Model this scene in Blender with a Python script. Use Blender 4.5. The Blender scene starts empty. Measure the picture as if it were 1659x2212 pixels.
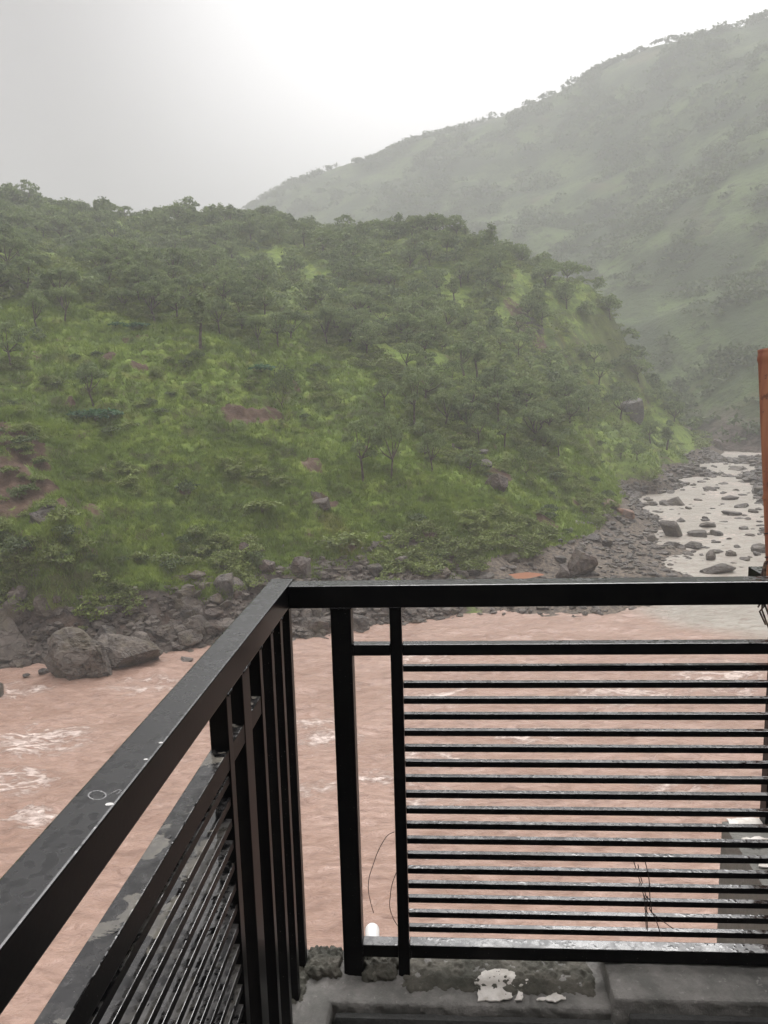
import bpy, bmesh, math, random
import numpy as np
from mathutils import Vector, Matrix
random.seed(7); RNG = np.random.default_rng(11)
C = bpy.context.scene.collection
EYE = 16.0                                   # eye height above the river, metres
PITCH, ROLL, FL = math.radians(9.06), math.radians(-1.56), 0.7509
# ------------------------------------------------------------------ camera
_f = np.array([0, math.cos(PITCH), -math.sin(PITCH)]); _r = np.array([1., 0, 0]); _u = np.cross(_r, _f)
CR = math.cos(ROLL)*_r + math.sin(ROLL)*_u
CU = math.cos(ROLL)*_u - math.sin(ROLL)*_r
CF = _f
cam_d = bpy.data.cameras.new('camera'); cam = bpy.data.objects.new('camera', cam_d); C.objects.link(cam)
cam_d.sensor_fit = 'VERTICAL'; cam_d.sensor_height = 24; cam_d.lens = FL*24
cam_d.clip_start = 0.05; cam_d.clip_end = 6000
M = Matrix.Identity(4)
for i in range(3):
    M[i][0] = CR[i]; M[i][1] = CU[i]; M[i][2] = -CF[i]
M[2][3] = EYE
cam.matrix_world = M
bpy.context.scene.camera = cam

def sight(px, py):                            # direction through a point measured on the 1659 x 2212 survey picture
    a = (px-829.5)/1661.; b = (1106.-py)/1661.
    return a*CR + b*CU + CF
def survey(px, py, r=None, z=None):           # world point at ground range r, or at height z
    d = sight(px, py); h = math.hypot(d[0], d[1])
    t = r/h if r is not None else (z-EYE)/d[2]
    return np.array([d[0]*t, d[1]*t, EYE+d[2]*t])
def picture(P):                               # world -> survey picture (for choosing vegetation zones)
    Q = np.atleast_2d(P) - np.array([0, 0, EYE])
    a = Q@CR; b = Q@CU; c = np.maximum(Q@CF, 1e-3)
    return 829.5+1661*a/c, 1106-1661*b/c

# ------------------------------------------------------------------ noise
def _hash(ix, iy, s):
    n = (ix.astype(np.int64)*374761393 + iy.astype(np.int64)*668265263 + s*1442695041) & 0xffffffff
    n = ((n ^ (n >> 13))*1274126177) & 0xffffffff
    return ((n ^ (n >> 16)) & 0xffff)/65535.0
def vnoise(x, y, s=0):
    x0 = np.floor(x); y0 = np.floor(y); fx = x-x0; fy = y-y0
    fx = fx*fx*fx*(fx*(fx*6-15)+10); fy = fy*fy*fy*(fy*(fy*6-15)+10)
    a = _hash(x0, y0, s); b = _hash(x0+1, y0, s); c = _hash(x0, y0+1, s); d = _hash(x0+1, y0+1, s)
    return (a*(1-fx)+b*fx)*(1-fy) + (c*(1-fx)+d*fx)*fy
def fbm(x, y, s=0, o=4, g=0.5):
    v = np.zeros_like(x, dtype=float); a = 1; t = 0
    for i in range(o):
        c, sn = math.cos(i*1.1), math.sin(i*1.1)
        v += a*(vnoise((x*c-y*sn)*2**i+i*17.3, (x*sn+y*c)*2**i-i*9.1, s+i)*2-1); t += a; a *= g
    return v/t
def smooth(a, b, x):
    t = np.clip((x-a)/(b-a), 0, 1); return t*t*(3-2*t)

# ------------------------------------------------------------------ terrain by thin plate spline in log-polar coordinates
class Spline:
    def __init__(s, pts, reg=2e-4):
        p = np.array(pts, float); s.c = np.stack([np.arctan2(p[:, 0], p[:, 1]), np.log(np.hypot(p[:, 0], p[:, 1]))], 1)
        n = len(p); K = s.k(s.c) + reg*np.eye(n)
        A = np.zeros((n+3, n+3)); A[:n, :n] = K; A[:n, n] = 1; A[:n, n+1:] = s.c; A[n:, :n] = A[:n, n:].T
        s.w = np.linalg.solve(A, np.concatenate([p[:, 2], [0, 0, 0]]))
    def k(s, q):
        d2 = ((q[:, None, :]-s.c[None])**2).sum(2)+1e-12
        return 0.5*d2*np.log(d2)
    def __call__(s, x, y):
        sh = x.shape; q = np.stack([np.arctan2(x.ravel(), y.ravel()), np.log(np.hypot(x.ravel(), y.ravel())+1e-6)], 1)
        out = np.empty(len(q))
        for i in range(0, len(q), 40000):
            b = q[i:i+40000]; out[i:i+40000] = s.k(b)@s.w[:-3] + s.w[-3] + b@s.w[-2:]
        return out.reshape(sh)

near = []
def N(px, py, r): near.append(survey(px, py, r=r))
def W(px, py, z=0.0): near.append(survey(px, py, z=z))
def A(px, r, z):                              # plan position on the bearing of a picture column
    d = sight(px, 850); h = math.hypot(d[0], d[1]); near.append(np.array([d[0]/h*r, d[1]/h*r, z]))
# water's edge of the main river
for p in ((-420, 1490), (-200, 1462), (0, 1437), (110, 1436), (230, 1432), (340, 1418), (450, 1395), (600, 1382), (780, 1362), (860, 1344), (960, 1334), (1080, 1327), (1230, 1330), (1400, 1316), (-60, 1446)): W(*p)
# left slope
for px, col in ((-420, ((1330, 50), (1100, 62), (950, 74), (800, 90), (660, 115), (540, 150), (430, 190))),
                (-150, ((1300, 50), (1100, 61), (950, 71), (800, 84), (680, 105), (560, 135), (462, 230))),
                (60, ((1300, 50), (1200, 54), (1080, 61), (980, 67), (880, 76), (780, 87), (700, 98), (588, 118), (548, 158), (474, 245))),
                (250, ((1290, 51.5), (1180, 57), (1050, 64), (950, 71), (850, 79.5), (760, 89), (700, 99), (608, 118), (582, 160), (545, 238))),
                (430, ((1270, 53), (1160, 58.5), (1050, 64.5), (950, 71), (850, 79.5), (770, 88), (720, 96), (640, 115), (604, 152), (548, 230))),
                (640, ((1270, 54.5), (1180, 59), (1080, 65), (980, 72), (880, 81.5), (790, 93), (720, 108), (630, 130), (590, 155), (542, 210))),
                (850, ((1270, 56.5), (1180, 61), (1080, 67.5), (980, 77), (880, 89), (790, 104), (700, 122), (620, 142), (560, 155), (530, 180))),
                (1020, ((1250, 59), (1170, 64), (1080, 71), (980, 82), (900, 94), (820, 108), (720, 128), (620, 148), (528, 168))),
                (1180, ((1250, 62), (1160, 70), (1100, 76), (1020, 86), (940, 100), (860, 118), (780, 136), (700, 148), (604, 172))),
                (1300, ((1200, 70), (1090, 88), (1020, 102), (960, 122), (900, 138), (800, 158), (650, 174))),
                (1400, ((1010, 118), (975, 135), (930, 156), (848, 180))),
                (1470, ((988, 142), (962, 160), (932, 182))),
                (1350, ((980, 120), (945, 140), (850, 165), (748, 178)))):
    for py, r in col: N(px, py, r)
N(1530, 955, 184)
# fall behind the crest
for px, r, z in ((-420, 310, 60), (-150, 305, 50), (60, 310, 44), (250, 305, 30), (430, 300, 24), (640, 275, 20), (850, 245, 20), (1020, 225, 18), (1180, 225, 10), (1300, 222, 4), (1400, 215, 0), (1500, 215, -3), (1620, 230, -3)): A(px, r, z)
for px, r, z in ((-420, 345, 40), (60, 345, 20), (640, 330, 5), (1180, 300, -6), (1620, 300, -8)): A(px, r, z)
# gravel bar and stream
for p in ((1500, 1268), (1440, 1225), (1490, 1190), (1410, 1150), (1380, 1100), (1395, 1066), (1450, 1035), (1500, 1003), (1555, 984)): W(*p, z=0.05)
for p in ((1600, 1290), (1640, 1220), (1590, 1150), (1500, 1110), (1510, 1060), (1545, 1030), (1600, 975), (1700, 1200), (1680, 1290), (1900, 1280), (1450, 1115), (1445, 1080), (1485, 1048), (1530, 1018), (1572, 992), (1590, 1060), (1560, 1100), (1560, 1200), (1540, 1260), (1640, 1130), (1700, 1150), (1770, 1230)): W(*p, z=-1.1)
for p in ((1470, 1335), (1560, 1320), (1659, 1320), (1800, 1330), (1950, 1340), (2150, 1350)): W(*p, z=-1.8)
for p in ((1640, 1390), (1780, 1400), (1950, 1420), (2150, 1440), (1700, 1300), (1850, 1290), (1500, 1400)): W(*p, z=-2.2)
W(1300, 1290, .35); W(1400, 1260, .35); W(1150, 1290, .4); W(1330, 1180, .8); W(1300, 1130, 1.4); W(1380, 1200, .4)
for p in ((1590, 1000), (1610, 1040), (1650, 1085), (1740, 1115), (1900, 1160), (2200, 1220)): W(*p, z=0.05)
for p in ((1660, 1010, 1.2), (1700, 1040, 2.0), (1850, 1050, 5), (2150, 1060, 9), (1680, 975, 1.5)): W(*p)
A(1900, 160, 14); A(2200, 160, 30); A(1750, 185, 4); A(1900, 200, 20)
# river bed
for px in (-420, 0, 430, 830, 1200, 1600, 2000, 2400):
    A(px, 42, -2.2); A(px, 30, -2.6); A(px, 18, -2.6)
NEAR = Spline(near)

def spots(x, y, L):                           # sum of soft round patches, L of (px, py, z_guess_range, radius)
    v = np.zeros_like(x)
    for (cx, cy, rad) in L:
        v = np.maximum(v, 1-smooth(rad*0.45, rad, np.hypot(x-cx, y-cy)))
    return v
SHORE = np.array([survey(*p, z=0.)[:2] for p in ((-700, 1500), (-420, 1480), (-200, 1458), (-60, 1444), (0, 1437), (60, 1436), (110, 1434), (230, 1430), (340, 1418), (450, 1395), (600, 1382), (700, 1374), (780, 1362), (860, 1344), (960, 1334), (1080, 1327), (1150, 1329), (1230, 1332), (1330, 1328), (1400, 1316), (1440, 1306))])
SH_A = np.arctan2(SHORE[:, 0], SHORE[:, 1]); SH_R = np.hypot(SHORE[:, 0], SHORE[:, 1])
def base_h(x, y):
    z0 = NEAR(x, y)
    az = np.arctan2(x, y); dr = np.hypot(x, y)-np.interp(az, SH_A, SH_R)-.5*fbm(x/3, y/3, 71, 3)   # metres inland of the water's edge
    gravel = smooth(0., 14., x); ramp = dr*(.62-.50*gravel)
    zs = np.where(dr < 0, np.maximum(dr*.45, -2.6), ramp+(z0+(np.maximum(z0, ramp*.5)-z0)*(1-smooth(7, 12, dr))-ramp)*smooth(1.0, 6.0, dr))
    z0 = zs+(z0-zs)*smooth(SH_A[-2]-.01, SH_A[-1]+.03, az)
    amp = np.clip((z0-0.2)/6, 0.04, 1)
    r = np.hypot(x, y)
    n = 1.5*fbm(x/22, y/22, 3, 3) + 0.95*fbm(x/7.5+3, y/7.5, 9, 3)
    rg = 1-np.abs(fbm(x/9+8, y/13, 21, 3))*2.2
    n += 0.8*rg
    # grass covered terracettes running along the slope
    z = z0 + amp*n
    t = z/1.15 + 0.9*fbm(x/11, y/11, 31, 2)
    z = z + 0.27*amp*np.sin(t*2*math.pi)*(0.5+0.5*vnoise(x/6, y/6, 5))
    # rough rocky foot of the slope
    foot = smooth(0.5, 1.7, z0)*(1-smooth(3.2, 5.0, z0))*(1-smooth(2, 14, x-8))
    hm = 1-np.abs(fbm(x/2.1+.6*fbm(x/5, y/5, 35, 2), y/1.5, 33, 3))*2.4
    z = z + amp*(0.42*hm+0.16*fbm(x/.8, y/.8, 37, 2))*smooth(1.5, 4, z0)
    z = z + foot*(0.75*fbm(x/2.2, y/2.2, 41, 3)+0.25*np.abs(fbm(x/0.9, y/0.9, 43, 2)))
    z = z + 0.05*fbm(x/1.2, y/1.2, 51, 2)
    return z
# cached grid (log-polar) so that placing thousands of plants is quick
GA = np.radians(np.linspace(-46, 50, 620)); GR = np.exp(np.linspace(math.log(17), math.log(350), 800))
_aa, _rr = np.meshgrid(GA, GR, indexing='ij'); GX = _rr*np.sin(_aa); GY = _rr*np.cos(_aa); GZ = base_h(GX, GY)
def ground(x, y):
    x = np.asarray(x, float); y = np.asarray(y, float)
    a = (np.arctan2(x, y)-GA[0])/(GA[1]-GA[0]); l = (np.log(np.hypot(x, y))-math.log(17))/(math.log(350/17))*799
    a = np.clip(a, 0, 618.999); l = np.clip(l, 0, 798.999); i = a.astype(int); j = l.astype(int); fa = a-i; fl = l-j
    return (GZ[i, j]*(1-fa)+GZ[i+1, j]*fa)*(1-fl)+(GZ[i, j+1]*(1-fa)+GZ[i+1, j+1]*fa)*fl
def hit(px, py, lo=40., hi=290.):             # where a sight line meets the slope
    r = np.linspace(lo, hi, 3000); d = sight(px, py); h = math.hypot(d[0], d[1])
    x = d[0]/h*r; y = d[1]/h*r; z = EYE+d[2]/h*r; g = ground(x, y)
    k = np.nonzero(z < g)[0]
    if len(k) == 0: k = [int(np.argmin(z-g))]
    k = k[0]; return np.array([x[k], y[k], g[k]]), r[k]

# ------------------------------------------------------------------ mesh helpers
def mesh_np(name, V, F, mats, smooth_=False, attrs=None):
    """V (n,3), F (m,k) int array"""
    V = np.asarray(V, np.float32); F = np.asarray(F, np.int32)
    me = bpy.data.meshes.new(name); m, k = F.shape
    me.vertices.add(len(V)); me.vertices.foreach_set('co', V.ravel())
    me.loops.add(m*k); me.loops.foreach_set('vertex_index', F.ravel())
    me.polygons.add(m); me.polygons.foreach_set('loop_start', np.arange(0, m*k, k, dtype=np.int32))
    me.polygons.foreach_set('use_smooth', np.full(m, smooth_, dtype=bool))
    for a, val in (attrs or {}).items():
        at = me.attributes.new(a, 'FLOAT_COLOR', 'POINT'); c = np.ones((len(V), 4), np.float32); c[:, :val.shape[1]] = val
        at.data.foreach_set('color', c.ravel())
    me.update(calc_edges=True)
    for mt in (mats if isinstance(mats, (list, tuple)) else [mats]): me.materials.append(mt)
    return me
def link(name, me, parent=None, loc=None, rot=None, scale=None):
    o = bpy.data.objects.new(name, me); C.objects.link(o)
    if parent is not None: o.parent = parent
    if loc is not None: o.location = loc
    if rot is not None: o.rotation_euler = rot
    if scale is not None: o.scale = scale
    return o
def tag(o, label=None, cat=None, group=None, kind=None):
    if label: o['label'] = label
    if cat: o['category'] = cat
    if group: o['group'] = group
    if kind: o['kind'] = kind
    return o
def grid_faces(n, m):
    i, j = np.meshgrid(np.arange(n-1), np.arange(m-1), indexing='ij'); a = (i*m+j).ravel()
    return np.stack([a, a+m, a+m+1, a+1], 1)

# ------------------------------------------------------------------ node helpers
class NT:
    def __init__(s, name):
        s.m = bpy.data.materials.new(name); s.m.use_nodes = True; s.t = s.m.node_tree; s.t.nodes.clear()
        s.out = s.n('ShaderNodeOutputMaterial')
    def n(s, ty, **kw):
        nd = s.t.nodes.new(ty)
        for k, v in kw.items(): setattr(nd, k, v)
        return nd
    def l(s, a, b): s.t.links.new(a, b)
    def put(s, sock, v):
        if isinstance(v, (int, float)): sock.default_value = v
        elif isinstance(v, (tuple, list)): sock.default_value = (tuple(v)+(1,))[:len(sock.default_value)]
        else: s.l(v, sock)
    def pos(s, scale=(1, 1, 1), rot=(0, 0, 0), obj=False, gen='Object'):
        if obj: src = s.n('ShaderNodeTexCoord').outputs[gen]
        else: src = s.n('ShaderNodeNewGeometry').outputs['Position']
        mp = s.n('ShaderNodeMapping'); s.l(src, mp.inputs[0]); mp.inputs['Scale'].default_value = scale; mp.inputs['Rotation'].default_value = rot
        return mp.outputs[0]
    def noise(s, v, scale, detail=4, rough=.55, dist=0):
        nd = s.n('ShaderNodeTexNoise'); s.l(v, nd.inputs['Vector']); nd.inputs['Scale'].default_value = scale
        nd.inputs['Detail'].default_value = detail; nd.inputs['Roughness'].default_value = rough; nd.inputs['Distortion'].default_value = dist
        return nd.outputs['Fac']
    def voro(s, v, scale, feature='F1', out='Distance'):
        nd = s.n('ShaderNodeTexVoronoi', feature=feature); s.l(v, nd.inputs['Vector']); nd.inputs['Scale'].default_value = scale
        return nd.outputs[out]
    def ramp(s, f, a, b, lo=0., hi=1.):
        nd = s.n('ShaderNodeMapRange', interpolation_type='SMOOTHSTEP'); s.put(nd.inputs['Value'], f)
        for k, v in (('From Min', a), ('From Max', b), ('To Min', lo), ('To Max', hi)): nd.inputs[k].default_value = v
        return nd.outputs['Result']
    def mix(s, f, a, b):
        nd = s.n('ShaderNodeMix', data_type='RGBA'); s.put(nd.inputs[0], f); s.put(nd.inputs[6], a); s.put(nd.inputs[7], b)
        return nd.outputs[2]
    def math(s, op, a, b=0., c=0.):
        nd = s.n('ShaderNodeMath', operation=op); s.put(nd.inputs[0], a); s.put(nd.inputs[1], b); s.put(nd.inputs[2], c)
        return nd.outputs[0]
    def bump(s, h, strength=.5, dist=.1, prev=None):
        nd = s.n('ShaderNodeBump'); s.put(nd.inputs['Height'], h); nd.inputs['Strength'].default_value = strength; nd.inputs['Distance'].default_value = dist
        if prev: s.l(prev, nd.inputs['Normal'])
        return nd.outputs[0]
    def attr(s, name):
        a = s.n('ShaderNodeAttribute', attribute_name=name); sp = s.n('ShaderNodeSeparateColor'); s.l(a.outputs['Color'], sp.inputs[0]); return sp.outputs
    def bsdf(s, col, rough=.8, normal=None, spec=.5, **kw):
        b = s.n('ShaderNodeBsdfPrincipled'); s.put(b.inputs['Base Color'], col); s.put(b.inputs['Roughness'], rough); s.put(b.inputs['Specular IOR Level'], spec)
        if normal: s.l(normal, b.inputs['Normal'])
        for k, v in kw.items(): s.put(b.inputs[k], v)
        s.l(b.outputs[0], s.out.inputs[0]); return b

def grass_colour(t, pos):
    big = t.noise(pos, .055, 3); mid = t.noise(pos, .35, 4, .6); fine = t.noise(pos, 2.6, 3, .6)
    c = t.mix(t.ramp(big, .38, .62), (.180, .262, .042), (.108, .160, .036))
    c = t.mix(t.ramp(mid, .46, .62), c, (.225, .300, .055))
    c = t.mix(t.ramp(mid, .46, .32, 0, .65), c, (.060, .078, .026))
    yel = t.noise(pos, .16, 3, .6, .6)
    c = t.mix(t.ramp(yel, .60, .72, 0, .55), c, (.20, .165, .045))
    c = t.mix(t.ramp(fine, .35, .75, 0, .45), c, (.05, .07, .018))
    return c
def mat_terrain():
    t = NT('grassy_slope'); P = t.pos(); a = t.attr('zone')
    g = grass_colour(t, P)
    e_ = t.noise(P, 2., 4, .7)
    soil = t.mix(t.ramp(t.noise(P, 1.1, 5, .65), .35, .65), (.075, .046, .032), (.125, .082, .056))
    rock = t.mix(t.ramp(t.noise(P, .9, 6, .7), .35, .65), (.035, .030, .027), (.125, .105, .088))
    rock = t.mix(t.ramp(t.noise(P, .5, 3, .5), .5, .7, 0, .5), rock, (.12, .075, .05))
    e = t.noise(P, .9, 5, .7)
    def edge(m): return t.ramp(t.math('ADD', m, t.math('MULTIPLY', t.math('SUBTRACT', e, .5), 2.2)), .38, .72)
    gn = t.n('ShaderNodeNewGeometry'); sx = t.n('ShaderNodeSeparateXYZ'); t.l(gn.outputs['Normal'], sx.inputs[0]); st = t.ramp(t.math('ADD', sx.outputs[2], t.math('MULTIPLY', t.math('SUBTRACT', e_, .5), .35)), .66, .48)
    g = t.mix(t.math('MULTIPLY', st, .6), g, (.070, .064, .032))  # steep faces browned: bare soil plus hummock shading put into the colour
    def edge2(m): return t.ramp(t.math('ADD', m, t.math('MULTIPLY', t.math('SUBTRACT', e, .5), .8)), .40, .60)
    c = t.mix(edge(a[0]), g, soil); c = t.mix(edge2(a[1]), c, rock)
    grav = t.mix(t.ramp(t.noise(P, 3.5, 4, .7), .35, .65), (.06, .054, .046), (.19, .155, .12))
    c = t.mix(edge2(a[2]), c, grav)
    h = t.math('ADD', t.noise(P, 1.4, 6, .7), t.math('MULTIPLY', t.noise(P, 6, 3, .7), .35))
    t.bsdf(c, .85, t.bump(h, .8, .35), .25); return t.m

def spot_world(L):
    out = []
    for px, py, rad in L:
        p, r = hit(px, py); out.append((p[0], p[1], rad*r/1661.))
    return out
SOIL = spot_world([(20, 950, 55), (60, 990, 45), (10, 1040, 45), (30, 1085, 55), (85, 1060, 35), (520, 893, 52), (590, 895, 36), (670, 1000, 42), (400, 1055, 22), (300, 790, 26), (235, 765, 26), (880, 1195, 30), (700, 1090, 42), (930, 1155, 30), (780, 975, 25),
                   (150, 870, 18), (200, 1095, 30), (640, 835, 16), (1075, 1030, 45), (1130, 690, 60), (1160, 740, 40), (1060, 1010, 24), (1000, 955, 22), (1100, 1160, 55), (1180, 1130, 35), (950, 1215, 60), (1250, 1090, 30), (760, 1190, 18)])
SCAR = spot_world([(10, 925, 62), (50, 960, 62), (20, 1020, 55), (40, 1070, 62), (95, 1065, 40), (90, 1000, 26), (520, 895, 46), (560, 900, 34), (130, 1085, 22)])
ROCKS = spot_world([(1075, 1035, 30), (1150, 700, 30), (95, 1115, 40), (690, 1080, 28), (820, 1185, 24), (1355, 870, 28), (560, 1195, 22), (990, 975, 20), (900, 1170, 24), (1545, 955, 18)])
def zone_masks(x, y, z):
    z0 = z
    px, py = picture(np.stack([x.ravel(), y.ravel(), z.ravel()], 1)); px = px.reshape(x.shape); py = py.reshape(x.shape)
    soil = np.maximum(np.maximum(.72*spots(x, y, SOIL), spots(x, y, SCAR)), 0.42*smooth(.3, .55, fbm(x/5, y/5, 77, 3)))
    foot = (1-smooth(1.9, 3.3, z0+1.5*fbm(x/4, y/4, 61, 3)))*(1-smooth(0, 8, x-2))
    rock = np.maximum(spots(x, y, ROCKS), foot)
    r = np.hypot(x, y)
    grav = (1-smooth(1.5, 2.7, z0+0.8*fbm(x/5, y/5, 63, 3)))*smooth(0, 8, x-2)
    bank = spots(x, y, []) if False else 0
    return np.stack([soil.ravel(), rock.ravel(), grav.ravel()], 1)
M_TERR = mat_terrain()
V = np.stack([GX.ravel(), GY.ravel(), GZ.ravel()], 1)
me = mesh_np('hillside', V, grid_faces(*GX.shape), M_TERR, True, {'zone': zone_masks(GX, GY, GZ)})
tag(link('hillside', me), kind='structure')

# ------------------------------------------------------------------ far mountain
mt = []
def far(r): return r if r < 200 else 200+(r-200)*1.25
def MN(px, py, r): r = far(r); mt.append(survey(px, py, r=r))
def MA(px, r, z):
    r = far(r)
    d = sight(px, 850); h = math.hypot(d[0], d[1]); mt.append(np.array([d[0]/h*r, d[1]/h*r, z]))
sky_line = [(-500, 720, 740), (200, 640, 780), (420, 620, 760), (520, 520, 740), (600, 470, 715), (700, 402, 690), (800, 352, 665), (900, 310, 640), (1000, 285, 610), (1100, 259, 585), (1200, 220, 565), (1300, 187, 545), (1400, 155, 525), (1500, 122, 505), (1600, 118, 490), (1659, 104, 480), (1800, 20, 470), (2100, -70, 460), (2500, -180, 460)]
for px, py, r in sky_line: MN(px, py, r)
for px, r, z in ((-500, 1000, 20), (420, 1000, 110), (1000, 900, 170), (1659, 850, 230), (2300, 850, 280), (-500, 450, -5), (200, 450, 0), (420, 430, 10), (640, 380, 15), (850, 330, 8)): MA(px, r, z)
for px, py, r in ((900, 470, 480), (1100, 400, 500), (1300, 330, 470), (1500, 270, 430), (1659, 230, 400), (1100, 520, 400), (1300, 480, 400), (1500, 420, 365), (1659, 380, 335), (2000, 300, 320),
                  (1300, 640, 310), (1500, 600, 300), (1659, 560, 290), (2000, 480, 280), (1450, 760, 250), (1560, 730, 245), (1659, 720, 235), (2000, 640, 220), (1540, 880, 212), (1659, 860, 205), (1900, 830, 190), (1545, 955, 196), (1600, 958, 194), (1659, 962, 190), (1760, 975, 182)):
    MN(px, py, r)
MA(1545, 185, -3); MA(1620, 180, -3); MA(1720, 170, -3); MA(1300, 230, -4); MA(1000, 240, -6); MA(400, 300, -8); MA(-500, 300, -10); MA(2100, 150, 2); MA(2500, 150, 10)
FAR = Spline(mt)
FA = np.radians(np.linspace(-46, 52, 420)); FR = np.exp(np.linspace(math.log(168), math.log(1350), 440))
fa, fr = np.meshgrid(FA, FR, indexing='ij'); FX = fr*np.sin(fa); FY = fr*np.cos(fa); FZ0 = FAR(FX, FY)
_am = np.clip((FZ0+2)/30, .05, 1)
# gullies running down the face
FZ = FZ0 + _am*.62*(9*fbm(FX/110, FY/110, 101, 3)+4*fbm(FX/32, FY/32, 103, 3)+8*(1-2*np.abs(fbm((FX*.8+FY*.6)/50, (FY*.8-FX*.6)/170, 107, 3))) + 1.2*fbm(FX/8, FY/8, 109, 2))
def far_ground(x, y):
    a = np.clip((np.arctan2(x, y)-FA[0])/(FA[1]-FA[0]), 0, 418.999); l = np.clip((np.log(np.hypot(x, y))-math.log(168))/math.log(1350/168)*439, 0, 438.999)
    i = a.astype(int); j = l.astype(int); p = a-i; q = l-j
    return (FZ[i, j]*(1-p)+FZ[i+1, j]*p)*(1-q)+(FZ[i, j+1]*(1-p)+FZ[i+1, j+1]*p)*q
def mat_far():
    t = NT('mountain_green'); P = t.pos()
    c = t.mix(t.ramp(t.noise(P, .03, 5, .65), .40, .58), (.055, .080, .034), (.125, .175, .062))
    c = t.mix(t.ramp(t.noise(P, .12, 5, .7), .5, .64, 0, .8), c, (.035, .045, .020))
    c = t.mix(t.ramp(t.noise(P, .018, 4, .6), .60, .70, 0, .6), c, (.12, .09, .055))
    c = t.mix(t.ramp(t.noise(t.pos((.9, .35, .5), (0, 0, .5)), .06, 6, .68, .4), .50, .62, 0, .6), c, (.050, .068, .034))
    gz = t.n('ShaderNodeSeparateXYZ'); t.l(P, gz.inputs[0])
    low = t.ramp(t.math('ADD', gz.outputs[2], t.math('MULTIPLY', t.noise(P, .1, 4), 14)), 18, 9)
    c = t.mix(low, c, t.mix(t.ramp(t.noise(P, .25, 5, .7), .4, .6), (.06, .048, .04), (.16, .13, .11)))
    t.bsdf(c, .9, t.bump(t.noise(P, .25, 6, .7), 1., 2.5), .1); return t.m
tag(link('mountain', mesh_np('mountain', np.stack([FX.ravel(), FY.ravel(), FZ.ravel()], 1), grid_faces(*FX.shape), mat_far(), True)), kind='structure')

# ------------------------------------------------------------------ river
def poly_dist(x, y, P):
    d = np.full(x.shape, 1e9)
    for (x0, y0, r0), (x1, y1, r1) in zip(P[:-1], P[1:]):
        ex, ey = x1-x0, y1-y0; t = np.clip(((x-x0)*ex+(y-y0)*ey)/(ex*ex+ey*ey), 0, 1)
        d = np.minimum(d, np.hypot(x-x0-t*ex, y-y0-t*ey)-(r0+t*(r1-r0)))
    return d
def sw(px, py, r=0): p = survey(px, py, z=0); return (p[0], p[1], r)
PALE = [sw(1640, 960, 14), sw(1590, 1000, 14), sw(1540, 1080, 15), sw(1600, 1180, 10), sw(1600, 1260, 7.5), sw(1560, 1330, 4.5), sw(1760, 1350, 5)]
FOAM = [sw(690, 1600)[:2]+(2.1,), sw(675, 1700)[:2]+(1.5,), sw(800, 1680)[:2]+(1.2,), sw(700, 1560)[:2]+(1.6,), sw(60, 1600)[:2]+(3.0,), sw(20, 1690)[:2]+(2.2,), sw(70, 1770)[:2]+(1.3,), sw(20, 1490)[:2]+(2.6,), sw(930, 1510)[:2]+(2.6,),
        sw(930, 1720)[:2]+(1.8,), sw(930, 1640)[:2]+(1.8,), sw(1340, 1500)[:2]+(3.4,), sw(1550, 1455)[:2]+(3.6,), sw(1150, 1590)[:2]+(2.,), sw(1460, 1700)[:2]+(1.6,), sw(1000, 1480)[:2]+(2.,), sw(1560, 1480)[:2]+(3,), sw(180, 1750)[:2]+(1.,), sw(900, 1420)[:2]+(2.,), sw(300, 1480)[:2]+(2.5,)]
wa, wr = np.meshgrid(np.radians(np.linspace(-62, 60, 620)), np.exp(np.linspace(math.log(3.), math.log(240), 760)), indexing='ij')
WX = wr*np.sin(wa); WY = wr*np.cos(wa)
pale = 1-smooth(-2.2, 2.0, poly_dist(WX, WY, PALE)+1.5*fbm(WX/5, WY/2.5, 201, 3))
foam = np.zeros_like(WX)
for fx, fy, rad in FOAM: foam = np.maximum(foam, 1-smooth(.2*rad, 1.25*rad, np.hypot((WX-fx)*.62, WY-fy)))
foam = np.maximum(foam, .42*smooth(.0, .45, fbm(WX/9, WY/4, 207, 2)))
foam = foam*(1-pale)+pale*(.60+.5*fbm(WX/6, WY/6, 209, 2))
rap = smooth(40, 90, wr)*pale
cst = 0.26*fbm(WX/2.6, WY/1.3, 211, 4, .65)+0.10*foam*fbm(WX/.8, WY/.5, 215, 3, .6)+.05*(1-np.abs(fbm(WX/1.6+WY*.3, WY/.8, 217, 2))*2)
WZ = cst*(1-.5*pale)
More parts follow.
